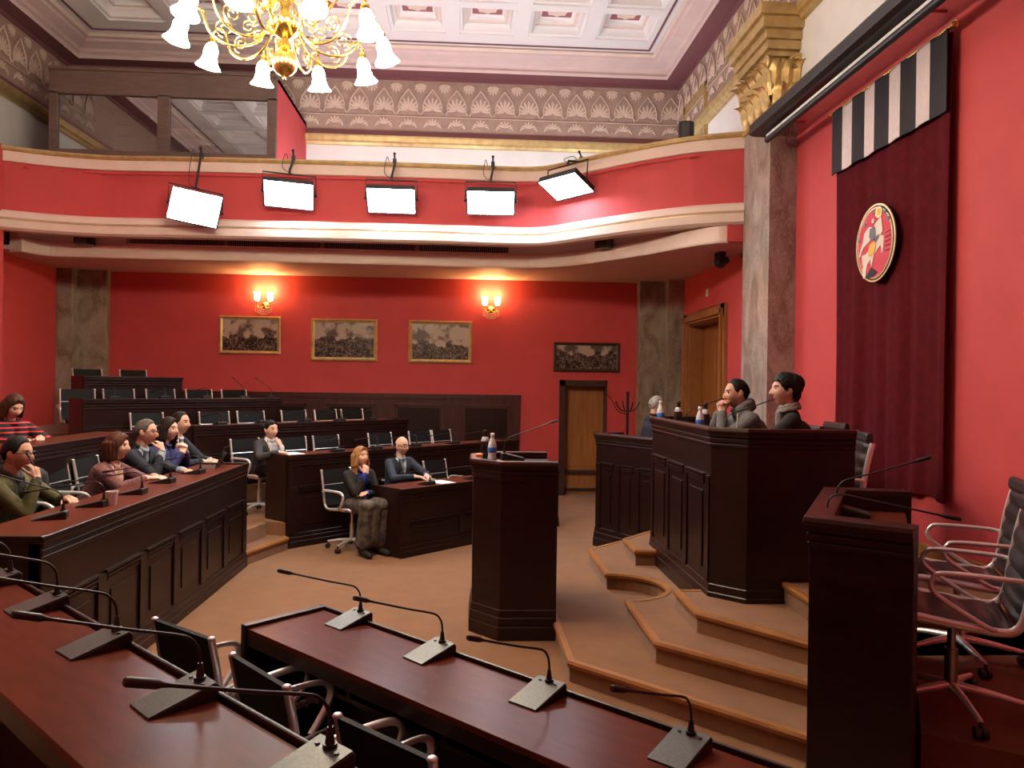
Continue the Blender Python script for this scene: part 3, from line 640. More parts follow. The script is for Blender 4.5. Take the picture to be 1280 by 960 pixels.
row(2,.56,[(-3.93,9.53,0),(-3.32,10.14,-4),(-2.93,10.53,0),(-2.45,11.01,0),(-2.05,11.41,4),(-1.72,11.74,0)],['chair behind the grey-haired man, only its chrome tip showing','first clear empty chair left in the second tier row','second clear empty chair left in the second tier row','empty chair just above the head of the woman in the blazer','empty chair right of the one above the woman in the blazer','rightmost empty chair in the second tier row'],'chairs in the second tier row')
row(3,.84,[(-5.1,10.06,-12),(-4.69,10.47,0),(-4.29,10.87,0),(-3.88,11.28,3),(-3.5,11.66,0)],['chair at the open left end of the third tier row, its arm showing','second chair from the left in the third tier row','middle chair of five in the third tier row','second chair from the right in the third tier row','rightmost chair in the third tier row, below the red wall'],'chairs in the third tier row')
row(4,1.12,[(-5.55,11.38,0),(-5.06,11.82,3)],['left chair on the topmost tier before the grey pillar','right chair on the topmost tier beside the grey pillar'],'chairs on the topmost tier')
lc=leather_chair('nearer black ribbed leather chair beside the side desk at the right edge'); lc.location=(2.21,3.37,.4); lc.rotation_euler=(0,0,R(62)); lc['group']='leather chairs at the side desk'
dup(lc,(2.66,4.02,.4),R(66),'farther black leather chair, behind the nearer one by the red wall')
for (x,y,a),nm in zip(((3.0,6.75,88),(2.53,5.44,74),(2.50,6.17,90)),('empty black chair behind the presidium, right of the woman in black','chair of the woman in black at the presidium, its chrome edge past the bench end','chair of the man in the grey jacket at the presidium')):
    dup(lc,(x,y,.54),R(a),nm,'chairs behind the presidium').scale=(1.03,1.03,1.03)
# ------------------------------------------------------------------ conference microphones
mic0={}
def make_mic(label,low):
    t=thing('conference_microphone',label,'microphone')
    m=MB(); m.xprism([(-.09,0),(.09,0),(.09,.058),(.082,.064),(-.09,.022)],-.062,.062); m.build('base','black_plastic',t,bevel=.004)
    m=MB(); m.xprism([(-.089,.0225),(.083,.0645),(.083,.0665),(-.089,.0245)],-.06,.06); pl=m.build('top_plate','mic_plate',t,bevel=.001)
    M=Matrix.Translation((0,.058,.0605))@Matrix.Rotation(R(13.7),4,'X')
    for x in(-.035,.035): b_=MB().lathe([(0,.003),(.006,.003),(.006,0)],M@V((x,0,0)),10); b_.build('button','black_plastic',pl)
    P=[(0,.066,.06),(0,.066,.11),(0,.058,.15),(0,.030,.172),(0,-.02,.172),(0,-.16,.150),(0,-.40,.112)] if low else [(0,.066,.06),(0,.066,.105),(0,.060,.145),(0,.035,.178),(0,-.01,.198),(0,-.12,.235),(0,-.30,.300)]
    pts=smooth_path(P,4); e=pts[-1]; d=(pts[-1]-pts[-3]).normalized()
    g=MB(); g.tube([(0,.066,.055),(0,.066,.07)],.016,12); g.tube([(0,.066,.07),(0,.066,.105)],[.011,.0065],10); g.tube(pts,.0042,8); g.build('gooseneck','black_plastic',t)
    h=MB(); h.tube([e-d*.015,e,e+d*.010,e+d*.066,e+d*.070],[.0045,.006,.0095,.0095,.007],10); h.build('capsule','black_plastic',t)
    return t
def put_mic(x,y,z,rz,label,group,low=0):
    if low not in mic0:
        o=make_mic(label,low); mic0[low]=o; o.location=(x,y,z); o.rotation_euler=(0,0,rz); o['group']=group; return o
    return dup(mic0[low],(x,y,z),rz,label,group)
for i,(x,y) in enumerate(((-.53,3.55),(-.14,3.12),(.26,2.69),(.65,2.27))):
    put_mic(x,y,.7255,NR_+R((0,-3,2,0)[i]),'%s microphone from the left on the front desk by the dais steps'%ORD[i].capitalize(),'microphones on the front desk')
for i,(x,y) in enumerate(((-1.90,3.20),(-1.54,2.86),(-1.14,2.44),(-.745,2.03),(-.335,1.64))):
    put_mic(x,y,.9955,NR_+R((3,0,2,-2,0)[i]),['microphone at the left edge on the nearest desk','second microphone from the left on the nearest desk','middle microphone of five on the nearest desk','fourth microphone from the left on the nearest desk','closest microphone, cut by the bottom edge, on the nearest desk'][i],'microphones on the nearest desk')
for i,(x,y,a) in enumerate(((-2.46,4.70,20),(-2.43,5.16,0),(-2.42,5.72,4),(-2.45,6.34,0),(-2.43,6.98,-5))):
    put_mic(x,y,.9955,R(-90)+R(a),['microphone on the left bench in front of the man in the olive jacket','microphone on the left bench, left of the white cup','microphone on the left bench, right of the white cup','microphone on the left bench by the hands of the woman in pink','microphone on the left bench beside the sheet of paper'][i],'microphones on the left bench',0 if i==0 else 1)
def rowmics(z,pts,names,grp,up=0):
    for k,((x,y),nm) in enumerate(zip(pts,names)): put_mic(x,y,z,FR+R(random.uniform(-6,6)),nm,grp,0 if k>=len(pts)-up else 1)
rowmics(1.5655,[(-4.47,9.95),(-4.02,10.40),(-3.62,10.80),(-3.22,11.20),(-2.93,11.49)],['microphone at the left end of the third tier row','second microphone from the left in the third tier row','middle microphone in the third tier row','microphone raised against the red wall, left of the pair','microphone raised against the red wall, right of the pair'],'microphones in the third tier row',2)
rowmics(1.2755,[(-3.05,9.65),(-2.65,10.05),(-2.2,10.5),(-1.8,10.9),(-1.42,11.28)],['leftmost microphone in the second tier row','second microphone in the second tier row','middle microphone in the second tier row','fourth microphone in the second tier row','rightmost microphone in the second tier row'],'microphones in the second tier row')
rowmics(.9955,[(-1.55,9.25),(-1.15,9.65),(-.7,10.1),(-.2,10.6),(.25,11.05)],['first microphone right of the white papers of the woman in the blazer','second microphone right of the woman in the blazer','microphone in the row above the blonde woman','microphone in the row above the bald man','microphone at the right end of the row above the bald man'],'microphones in the row above the low desk')
rowmics(.6955,[(-.45,8.62),(.05,9.12)],['microphone between the papers before the bald man','microphone right of the papers on the low desk'],'microphones on the low desk')
put_mic(1.93,5.46,1.4705,R(90),'microphone before the woman in black at the presidium','microphones on the presidium')
put_mic(1.92,6.42,1.4705,R(92),'microphone before the man in the grey jacket','microphones on the presidium')
put_mic(1.72,3.42,1.1905,R(62)+R(0),'nearer microphone in the recess of the side desk','microphones on the side desk',1)
put_mic(1.98,3.86,1.1905,R(66),'farther microphone in the recess of the side desk, its stem rising higher','microphones on the side desk')
put_mic(.36,6.10,1.2405,R(95),'microphone on the speaker podium, its stem reaching right','microphones on the podium',0)
# ------------------------------------------------------------------ far platform (mirror of the near one)
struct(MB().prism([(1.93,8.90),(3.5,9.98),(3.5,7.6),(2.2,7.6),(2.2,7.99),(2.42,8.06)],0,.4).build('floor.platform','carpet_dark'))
# ------------------------------------------------------------------ framed photographs
def picture(label,x0,z0,x1,z1,k,fw,mat_f):
    cx,cz=(x0+x1)/2,(z0+z1)/2; t=thing('framed_photograph',label,'picture',(cx,YB-.004,cz),0,'framed old photographs on the back wall'); w,h=(x1-x0)/2,(z1-z0)/2
    m=MB(); o=[(-w,-h),(-w,h),(w,h),(w,-h)]
    # frame swept in the wall plane
    pr=[(0,0),(0,.028),(fw*.35,.036),(fw*.6,.026),(fw,.018),(fw,0)]
    vs=[];fs=[];n=len(pr)
    for sx,sz in((-1,-1),(-1,1),(1,1),(1,-1)):
        for a,b in pr: vs.append((sx*(w-a),-b,sz*(h-a)))
    for i in range(4):
        for j in range(n): fs.append((i*n+j,((i+1)%4)*n+j,((i+1)%4)*n+(j+1)%n,i*n+(j+1)%n))
    m.add(vs,fs,False); m.build('frame',mat_f,t)
    MB().box(-w+fw*.9,-.014,-h+fw*.9,w-fw*.9,-.002,h-fw*.9).build('photo','old_photo_%d'%k,t)
picture('leftmost framed old photograph, crowd below a dark tower, under the left sconce',-4.06,2.28,-3.07,2.90,0,.055,'gold_paint')
picture('framed old photograph, second from the left, dark foliage in its corner',-2.58,2.19,-1.50,2.88,1,.06,'gold_paint')
picture('framed old photograph in the middle of the wall, left of the right sconce',-.99,2.18,.06,2.88,2,.06,'gold_paint')
picture('narrow framed old photograph hanging over the small oak door',1.42,2.07,2.53,2.56,3,.05,'frame_wood')
# ------------------------------------------------------------------ wall sconces
def sconce(label,x,z):
    t=thing('wall_sconce',label,'lamp',(x,YB,z),0,'wall sconces on the back wall')
    m=MB(); m.lathe([(0,-.012),(.055,-.01),(.06,0),(.04,.012),(.02,.03),(0,.034)],(0,-.004,-.10),16,Matrix.Rotation(PI/2,4,'X')@Matrix.Scale(1.0,4)); m.tube([(0,-.03,-.10),(0,-.07,-.12),(0,-.09,-.08)],.010); m.build('wall_plate','brass',t)
    for s in(-1,1):
        a=MB(); a.tube(smooth_path([(0,-.07,-.11),(s*.05,-.10,-.15),(s*.10,-.11,-.12),(s*.105,-.11,-.06)],5),.0075,8); a.lathe([(.008,-.07),(.035,-.055),(.04,-.048),(.01,-.045)],(s*.105,-.11,0),14); ar=a.build('arm','brass',t)
        g=MB(); g.lathe([(.018,-.045),(.040,-.02),(.048,.02),(.044,.06),(.058,.10),(.054,.10),(.040,.06),(.043,.02),(.036,-.018),(.0,-.04)],(s*.105,-.11,0),16,wave=(6,.06)); g.build('glass_shade','sconce_glass',ar)
    d=MB()
    for i in range(11):
        x_=-.13+.026*i; zz=-.13-.05*math.sin(PI*i/10); 
        for k in range(3): d.ell((x_,-.11+.015*math.sin(i),zz-.035*k),(.008,.008,.014),None,6,4)
        d.tube([(x_,-.11+.015*math.sin(i),zz+.06),(x_,-.11+.015*math.sin(i),zz-.09)],.0015,4)
    d.build('crystal_drops','crystal',t)
    for s in(-1,1):
        l=bpy.data.lights.new('sconce_bulb','POINT'); l.energy=11; l.color=(1,.56,.20); l.shadow_soft_size=.04; o=bpy.data.objects.new('sconce_bulb',l); COL.objects.link(o); o.location=(x+s*.105,YB-.13,z+.16)
sconce('left lit twin wall sconce above the leftmost photograph',-3.33,3.18); sconce('right lit twin wall sconce right of the middle photograph',.365,3.18)
# ------------------------------------------------------------------ chandelier
CH=(-1.45,6.03,4.20)
def chandelier():
    t=thing('chandelier','large brass chandelier of glowing glass tulips hanging from the coffered ceiling','chandelier',CH)
    m=MB(); m.lathe([(.001,0),(.02,.004),(.06,.025),(.09,.065),(.10,.11),(.09,.155),(.06,.19),(.03,.205)],(0,0,0),24); m.ell((0,0,-.012),(.014,.014,.02)); m.build('ball','brass',t)
    m=MB(); m.lathe([(.03,.20),(.05,.215),(.035,.24),(.03,.29),(.09,.33),(.13,.36),(.14,.40),(.09,.44),(.04,.47),(.03,.55),(.055,.60),(.07,.66),(.04,.74),(.022,.80),(.02,1.0),(.03,1.03),(.014,1.06),(.014,3.02)],(0,0,0),20); m.build('stem','brass',t)
    m=MB(); m.lathe([(.014,2.90),(.06,2.92),(.13,2.97),(.15,3.0),(.15,3.02)],(0,0,0),20); m.build('ceiling_rose','brass',t)
    for k in range(6):
        a=2*PI*k/6; c,s_=math.cos(a),math.sin(a); m=MB(); m.tube([(c*r,s_*r,z) for r,z in ((p.x,p.y) for p in smooth_path([(.03,.62),(.16,.52),(.30,.52),(.40,.62),(.42,.68)],4))],.009,7); m.lathe([(.01,.66),(.05,.69),(.085,.74),(.09,.752),(.082,.752),(.045,.70),(.0,.68)],(c*.42,s_*.42,0),16); m.build('added_cup_arm','brass',t)  # added upper tier of cups, made to carry the extra ceiling uplights
    for k in range(10):
        a=2*PI*k/10+.16; Rz=Matrix.Rotation(a,4,'Z')
        def P(r,z,s=0): return Rz@V((r,s,z))
        m=MB(); m.tube([P(r,z) for r,z in ((p.x,p.y) for p in smooth_path([(.10,.40),(.22,.24),(.40,.20),(.54,.28),(.60,.42),(.66,.49),(.72,.475),(.735,.43)],5))],.0095,7)
        for c,r0,sg in(((.44,.33),.075,1),((.27,.36),.06,-1)):   # scrolls
            m.tube([P(c[0]+r0*(1-i/22*.8)*math.cos(sg*i/22*PI*3.3-1.4),c[1]+r0*(1-i/22*.8)*math.sin(sg*i/22*PI*3.3-1.4)) for i in range(23)],.006,6)
        for q in range(5):
            b=P(.60+.02*q,.44+.012*q); m.ell(b,(.014,.014,.010),None,6,4)
        m.lathe([(.012,.44),(.030,.42),(.034,.40),(.03,.375),(.012,.37)],P(.735,0),14); m.ell(P(.735,.445),(.014,.014,.02),None,8,5)
        arm=m.build('arm','brass',t)
        g=MB(); M=Rz@Matrix.Rotation(R(-14),4,'Y')
        g.lathe([(.024,0),(.045,-.03),(.056,-.07),(.054,-.11),(.066,-.155),(.098,-.20),(.094,-.202),(.060,-.155),(.048,-.11),(.050,-.07),(.04,-.032),(.02,-.004)],P(.735,.385),18,M,wave=(6,.10)); g.build('glass_shade','lamp_glass',arm)
        b=MB(); c=P(.735,.385)+M@V((0,0,-.09)); b.ell(c,(.024,.024,.034),None,10,6); b.build('bulb','bulb',arm)
        l=bpy.data.lights.new('chandelier_bulb','POINT'); l.energy=CHW; l.color=(1,.88,.72); l.shadow_soft_size=.10; o=bpy.data.objects.new('chandelier_bulb',l); COL.objects.link(o); o.location=V(CH)+P(.735,.385)+M@V((0,0,-.27))
CHW=10
chandelier()
# ------------------------------------------------------------------ studio light panels
def led(label,c,yaw,tilt,roll,clampz=4.86,back=.30):
    t=thing('light_panel',label,'light panel',c,yaw,'studio light panels on the gallery')
    M=Matrix.Rotation(tilt,4,'X')@Matrix.Rotation(roll,4,'Y'); W,H=.62,.42
    m=MB(); m.T=M; m.box(-W/2,.0,-H/2,W/2,.07,H/2); 
    for a in((-W/2-.012,-.012,-H/2-.012,W/2+.012,.0,-H/2),(-W/2-.012,-.012,H/2,W/2+.012,.0,H/2+.012),(-W/2-.012,-.012,-H/2,-W/2,0,H/2),(W/2,-.012,-H/2,W/2+.012,0,H/2)): m.box(*a)
    for i in range(6): m.box(-W/2+.04+.095*i,.07,-H/2+.05,-W/2+.075+.095*i,.09,H/2-.05)
    m.build('housing','black_plastic',t,bevel=.004)
    m=MB(); m.T=M; m.box(-W/2+.004,-.006,-H/2+.004,W/2-.004,.0,H/2-.004); m.build('light_face','led_face',t)
    y=MB(); pts=[M@V((-W/2-.03,.03,0)),M@V((-W/2-.03,.03,0))+V((0,.02,.26)),M@V((W/2+.03,.03,0))+V((0,.02,.26)),M@V((W/2+.03,.03,0))]; y.tube(pts,.010,6); 
    for s in(-1,1): y.ell(M@V((s*(W/2+.03),.03,0)),(.022,.02,.02),None,8,5)
    top=(pts[1]+pts[2])/2; y.build('yoke','black_plastic',t)
    k=MB(); hz=clampz-c[2]; k.tube([top,top+V((0,.02,.06)),(.03,back*.55,hz-.06),(.02,back,hz-.02)],.016,8); k.cbox((.02,back,hz+.0),(.05,.09,.07)); k.tube([(.02,back,hz),(.02,back-.08,hz+.09)],.012,6); k.ell((.02,back-.08,hz+.09),(.02,.02,.02),None,8,5); k.build('clamp','black_plastic',t)
    cb=MB().tube(smooth_path([top+V((.05,0,0)),top+V((-.10,.05,.10)),(-.08,back*.8,hz+.05),(-.05,back,hz-.02)],4),.005,5); cb.build('cable','black_plastic',t)
# tilt about X: +tilt turns the face (-Y) down
led('leftmost studio light panel, tipped straight at the camera and brightest',(-3.60,10.27,4.10),R(8),R(-2),R(10))
led('second studio light panel from the left on the gallery rail',(-2.39,10.27,4.30),R(6),R(52),R(4))
led('middle one of the five studio light panels on the gallery',(-1.05,10.27,4.26),R(2),R(56),R(0))
led('fourth studio light panel from the left on the gallery rail',(.27,10.27,4.27),R(-2),R(58),R(0))
led('rightmost studio light panel, turned sideways where the gallery curves',(1.24,9.98,4.44),R(-44),R(66),R(-4),back=.34)
# ------------------------------------------------------------------ loudspeakers and camera
def speaker(label,c,yaw,s=(.24,.19,.20)):
    t=thing('loudspeaker',label,'speaker',c,yaw,'small black loudspeakers'); a,b,h=s
    m=MB(); m.prism([(-a/2,0),(a/2,0),(a/2-.01,-b*.7),(a/2-.07,-b),(-a/2+.03,-b),(-a/2,-b*.8)],-h/2,h/2); m.build('cabinet','black_plastic',t,bevel=.012)
    g=MB().prism([(-a/2+.035,-b-.004),(a/2-.072,-b-.004),(a/2-.072,-b+.002),(-a/2+.035,-b+.002)],-h/2+.015,h/2-.015); g.build('grille','grey_plastic',t)
    k=MB().cbox((0,.03,0),(.05,.07,.06)); k.build('bracket','black_plastic',t)
speaker('small black loudspeaker on the left of the white gallery band',(-5.36,11.08,3.80),R(10)); speaker('small black loudspeaker on the white band where the gallery curves right',(1.78,10.42,3.80),R(38)); speaker('black loudspeaker standing on the gallery by the gilded doorway',(2.72,9.62,5.02),R(-10),(.20,.18,.30))
MB
def ptz():
    t=thing('dome_camera','black pan-tilt camera on a wall bracket beside the marble pillar','camera',(3.22,9.72,3.52),R(90))
    m=MB(); m.lathe([(.07,.06),(.085,.07),(.085,.12),(.07,.135),(0,.135)],(0,0,0),20); m.build('base','steel',t)
    m=MB(); m.box(-.085,-.05,-.10,-.06,.05,.07); m.box(.06,-.05,-.10,.085,.05,.07); m.box(-.085,-.05,.05,.085,.05,.075); m.build('yoke','black_plastic',t,bevel=.01)
    m=MB(); m.ell((0,0,-.06),(.06,.085,.085)); M=Matrix.Rotation(R(75),4,'X'); m.lathe([(.045,.06),(.045,.105),(.035,.11),(0,.11)],(0,0,-.06),16,M); m.build('camera_head','black_plastic',t)
    m=MB(); m.box(-.09,-.09,.135,.09,.09,.15); m.box(-.03,-.30,.10,.03,-.06,.15); m.cbox((0,-.29,.08),(.08,.03,.16)); m.build('bracket','black_plastic',t)
ptz()
sw=MB().box(3.488,11.08,3.18,3.5,11.17,3.29); tag(sw.build('wall_switch','white_paint',bevel=.003),'small white plate on the red wall above the oak door','switch')
# ------------------------------------------------------------------ glazed booth on the gallery
def booth():
    t=thing('glazed_booth','brown framed glazed booth standing on the gallery at upper left','booth',(-4.22,11.7,4.0)); x0,x1=-1.52,1.52; y0,y1=-.92,1.06; zt=2.07
    m=MB(); m.box(x0,y0,.0,x1,y0+.08,.97); m.box(x0,y0,1.72,x1,y0+.08,zt); m.box(x0,y0,.95,x0+.11,y0+.08,1.75); m.box(x1-.12,y0,.95,x1,y0+.08,1.75); m.box(-.08,y0,.95,.08,y0+.08,1.75); m.box(x0-.02,y0-.02,zt-.03,x1+.02,y0+.1,zt+.02); m.build('front_frame','booth_wood',t,bevel=.006)
    for a,b in((x0+.11,-.08),(.08,x1-.12)):
        MB().box(a,y0+.035,.97,b,y0+.041,1.72).build('glass_pane','booth_glass',t)
    s=MB().box(x1-.06,y0+.08,0,x1,y1,zt); s.build('side_wall','red_paint',t)
    s=MB().box(x0,y0+.08,0,x0+.06,y1,zt); s.build('side_wall','booth_wood',t)
    MB().box(x0,y0+.08,zt-.06,x1,y1,zt).build('roof','booth_wood',t)
booth()
r=MB(); r.box(-5.05,11.15,4.0,-4.55,11.6,5.62); 
for i in range(9): r.box(-5.0,11.13,4.15+.16*i,-4.60,11.16,4.27+.16*i)
tag(r.build('silhouette_box','black_plastic',bevel=.01),'tall dark box standing in for a silhouette in the left booth pane','stand-in')  # made-up box in place of a dark silhouette in the glass
def vcam():
    t=thing('video_camera','dark video camera behind the right booth pane','camera',(-3.72,11.05,5.02))
    m=MB(); m.box(-.10,-.05,-.05,.16,.10,.12); m.build('body','black_plastic',t,bevel=.01); MB().tube([(-.10,.03,.04),(-.26,.0,.03)],[.05,.065],14).build('lens','black_plastic',t)
    m=MB(); 
    for k in range(3): a=2*PI*k/3; m.tube([(0,.02,-.05),(.38*math.cos(a),.02+.30*math.sin(a),-1.02)],.016,6)
    m.build('tripod','black_plastic',t)
vcam()
# ------------------------------------------------------------------ rolled projection screen
def screen():
    t=thing('projection_screen','black rolled projection screen case along the top of the right wall','screen',(3.1,5,4.6)); y0,y1=-3.4,2.95
    def yprism(m,pr,a,b): 
        n=len(pr); vs=[(x,a,z) for x,z in pr]+[(x,b,z) for x,z in pr]; m.add(vs,[tuple(range(n)),tuple(range(n,2*n))[::-1]]+[(i,n+i,n+(i+1)%n,(i+1)%n) for i in range(n)],False)
    m=MB(); yprism(m,[(-.11,-.03),(-.11,.06),(-.06,.12),(.16,.12),(.16,-.05),(-.06,-.05)],y0,y1+.18); m.build('case','black_plastic',t,bevel=.004)
    m=MB(); yprism(m,[(.0,-.115),(.0,-.085),(.008,-.085),(.008,-.115)],y0,y1-.02); m.build('screen_edge','screen_white',t)
    m=MB(); m.tube([(.02,y0,-.135),(.02,y1,-.135)],.032,12); m.build('bottom_bar','black_plastic',t)
    m=MB(); 
    for y in(-2,.5,2.9): m.tube([(.14,y,.06),(.40,y,.06)],.015,6); m.tube([(.14,y,.0),(.40,y,.25)],.012,6)
    m.build('bracket','red_paint',t)
screen()
# ------------------------------------------------------------------ state curtain
def curtain():
    t=thing('wall_curtain','tall maroon curtain with striped black and white top and an oval emblem','curtain',(3.5,6.2,0)); y0,y1=-.86,.87; zt,zb=4.43,.90
    ny,nz=90,40; vs=[];fs=[]
    def X(u,v): # folds grow towards the hem
        a=.006+.030*v**1.1; return -.055-a*(math.sin(u*34+1.2*math.sin(v*3))*.55+math.sin(u*15+.8+v*1.6)*.6+.25*math.sin(u*61))
    for j in range(nz+1):
        v=j/nz
        for i in range(ny+1):
            u=i/ny; sp=1+.06*max(0,v-.75)*(1 if u>.5 else -1)*abs(u-.5)*2; z=zt+(zb-zt)*v
            if v>.9: z+=(.13*(1-u)+.05*math.sin(u*7))*((v-.9)/.1)
            vs.append((X(u,v),y0+(y1-y0)*u,z))
    n=len(vs); vs+=[(x+.012,y,z) for x,y,z in vs]; w=ny+1
    for j in range(nz):
        for i in range(ny): q=j*w+i; fs+=[(q,q+w,q+w+1,q+1),(n+q,n+q+1,n+q+w+1,n+q+w)]
    for i in range(ny): q=nz*w+i; fs+=[(q,n+q,n+q+1,q+1),(i,i+1,n+i+1,n+i)]
    for j in range(nz): q=j*w; fs+=[(q,n+q,n+q+w,q+w),(q+ny,q+ny+w,n+q+ny+w,n+q+ny)]
    MB().add(vs,fs,True).build('drape','curtain',t)
    m=MB()
    for k in range(9):
        a=y0-.005+(y1-y0+.01)*k/9; b=y0-.005+(y1-y0+.01)*(k+1)/9; m.m=k%2; nseg=4
        for j in range(nseg):
            p=a+(b-a)*j/nseg; q=a+(b-a)*(j+1)/nseg
            f=lambda y:-.098-.010*math.sin(y*18)
            m.add([(f(p),p,3.86),(f(q),q,3.86),(f(q),q,4.45),(f(p),p,4.45),(f(p)+.012,p,3.86),(f(q)+.012,q,3.86),(f(q)+.012,q,4.45),(f(p)+.012,p,4.45)],[(0,3,2,1),(4,5,6,7),(0,1,5,4),(2,3,7,6)]+([(0,4,7,3)] if j==0 else [])+([(1,2,6,5)] if j==nseg-1 else []),False)
    m.build('striped_top',['banner_black','banner_white'],t)
    m=MB().tube([(-.08,y0-.05,4.455),(-.08,y1+.04,4.455)],.016,10); m.ell((-.08,y0-.07,4.455),(.028,.035,.028)); m.ell((-.08,y1+.05,4.455),(.022,.025,.022))
    for y in(y0+.1,y1-.1): m.tube([(-.08,y,4.46),(0.0,y,4.47)],.010,6)
    m.build('rod','brass',t)
    # oval emblem, sewn on: mounted rider on a red field
    e=MB(); cx,cy,cz=-.125,.03,3.07; SX,SZ=.31,.325; lay=[0]
    def U(x,y,d): return (cx-d,cy-(x-342)/192*SX,cz-(y-475)/360*SZ)
    def poly(pts,mi,d,th=.004):
        e.m=mi; n=len(pts); a=[U(x,y,d) for x,y in pts]; b=[U(x,y,d-th) for x,y in pts]; e.add(a+b,[tuple(range(n)),tuple(range(n,2*n))[::-1]]+[(i,n+i,n+(i+1)%n,(i+1)%n) for i in range(n)],False)
    ell=lambda x,y,a,b,n=28:[(x+a*math.cos(2*PI*i/n),y+b*math.sin(2*PI*i/n)) for i in range(n)]
    poly(ell(342,475,192,360,40),2,.0,.012); poly(ell(342,475,180,343,40),3,.002); poly(ell(342,475,172,330,40),2,.004); poly(ell(342,475,163,316,40),0,.006)
    D=.010
    poly([(255,785),(285,745),(320,695),(350,725),(380,752),(345,785),(300,792)],3,D)
    poly([(235,545),(300,520),(360,470),(400,420),(440,440),(435,500),(390,530),(340,590),(290,650),(255,660),(235,600)],1,D)
    poly([(250,630),(285,640),(270,720),(262,785),(240,780),(232,700)],1,D+.001); poly([(225,560),(242,553),(243,650),(230,662)],1,D+.001); poly([(412,495),(437,492),(431,590),(420,592)],1,D+.001); poly([(320,600),(345,580),(335,640),(322,690),(315,650)],1,D+.001)
    poly([(195,565),(205,520),(235,430),(245,360),(290,310),(320,320),(330,400),(300,450),(240,490),(207,568)],1,D+.001)
    poly([(355,300),(410,255),(422,330),(428,400),(392,440),(350,420),(340,340)],1,D+.002)
    poly(ell(388,207,33,52,18),2,D+.002); poly(ell(388,207,20,34,14),4,D+.004)
    poly([(305,335),(357,328),(367,420),(333,458),(300,410)],5,D+.004); poly(ell(335,270,14,22,12),1,D+.004)
    poly([(288,545),(310,480),(350,458),(367,500),(352,570),(302,592)],4,D+.005); poly([(232,560),(300,480),(345,450),(330,490),(262,555)],0,D+.004)
    poly([(360,425),(400,412),(385,450),(365,480)],5,D+.005)
    for x,y in((335,190),(440,225),(470,295),(245,270),(190,410)): poly(ell(x,y,14,20,8),5,D)
    for i in range(5): poly([(452,415+40*i),(495,405+42*i),(495,411+42*i),(452,421+40*i)],3,D)
    e.build('emblem',['emblem_red','emblem_white','gold_paint','emblem_black','emblem_gold','emblem_grey'],t)
curtain()
# ------------------------------------------------------------------ things on the desks
def bottle(label,x,y,z,kind,group,s=1.):
    t=thing('drink_bottle',label,'bottle',(x,y,z),random.random()*6,group)
    body={'cola':'bottle_dark','water':'bottle_clear'}[kind]; cp={'cola':'cap_black','water':'cap_white'}[kind]; lb={'cola':'label_white','water':'label_blue'}[kind]
    m=MB().lathe([(0,.002),(.028,0),(.032,.008),(.032,.055),(.029,.07),(.032,.085),(.032,.125),(.029,.15),(.018,.18),(.013,.195),(.013,.205),(0,.205)],(0,0,0),16,Matrix.Scale(s,4)); m.build('body',body,t)
    m=MB().lathe([(.0325,.088),(.0332,.09),(.0332,.122),(.0325,.124)] if kind=='water' else [(.0302,.148),(.0312,.150),(.0205,.178),(.0195,.18)],(0,0,0),16,Matrix.Scale(s,4)); m.build('label',lb if kind=='water' else 'bottle_clear',t)
    m=MB().lathe([(0,.226),(.013,.226),(.0155,.222),(.0155,.203),(.0135,.200)],(0,0,0),14,Matrix.Scale(s,4)); m.build('cap',cp,t)
bottle('water bottle at the far end of the presidium before the white-haired man',1.775,6.98,1.47,'water','bottles on the presidium',1.08)
bottle('dark cola bottle alone in the middle of the presidium front',1.79,6.44,1.47,'cola','bottles on the presidium',1.12)
bottle('water bottle behind the cola bottle beside the man in grey',1.80,5.86,1.47,'water','bottles on the presidium',1.0)
bottle('cola bottle nearest the man in the grey jacket',1.87,5.95,1.47,'cola','bottles on the presidium',1.12)
bottle('blue labelled water bottle at the corner of the podium',.19,5.80,1.24,'water','bottles on the podium',1.05)
bottle('dark cola bottle behind the blue bottle on the podium',.14,5.97,1.24,'cola','bottles on the podium',1.1)
tag(MB().box(.07,5.86,1.24,.12,5.96,1.31).build('small_box','orange_box',bevel=.003),'small orange box at the left corner of the podium','box')
def cup():
    m=MB().lathe([(0,.003),(.024,.0),(.026,.004),(.036,.108),(.038,.112),(.034,.112),(.024,.008),(0,.006)],(0,0,0),20); o=m.build('plastic_cup','cup_white'); o.location=(-2.33,5.20,.9955); tag(o,'white plastic cup on the left bench between two microphones','cup')
cup()
def papers(name,label,c,rz,n,w=.21,h=.297):
    m=MB()
    for i in range(n): m.cbox((random.uniform(-.01,.01),random.uniform(-.01,.01),.002+.004*i),(w,h,.0035),Matrix.Rotation(random.uniform(-.12,.12),4,'Z'))
    o=m.build(name,'paper'); o.location=c; o.rotation_euler=(0,0,rz); return tag(o,label,'paper','loose papers on the desks')
papers('paper_stack','white note pad under the hand of the grey-haired man',(-2.50,7.02,.9955),R(10),4)
papers('paper_stack','stack of white sheets before the woman in the blazer',(-2.02,8.98,.9955),R(40),5)
papers('paper_stack','white sheets at the left corner of the low desk before the bald man',(-.76,8.44,.6955),R(50),3)
papers('paper_stack','raised stack of white papers right of the bald man',(-.30,8.80,.6955),R(38),7)
papers('paper_stack','open white booklet by the microphone of the bald man',(-.60,8.64,.6955),R(20),4,.16,.22)
papers('paper_stack','white sheet on the bench behind the woman in pink',(-3.62,8.0,1.2755),R(30),3,.15,.21)
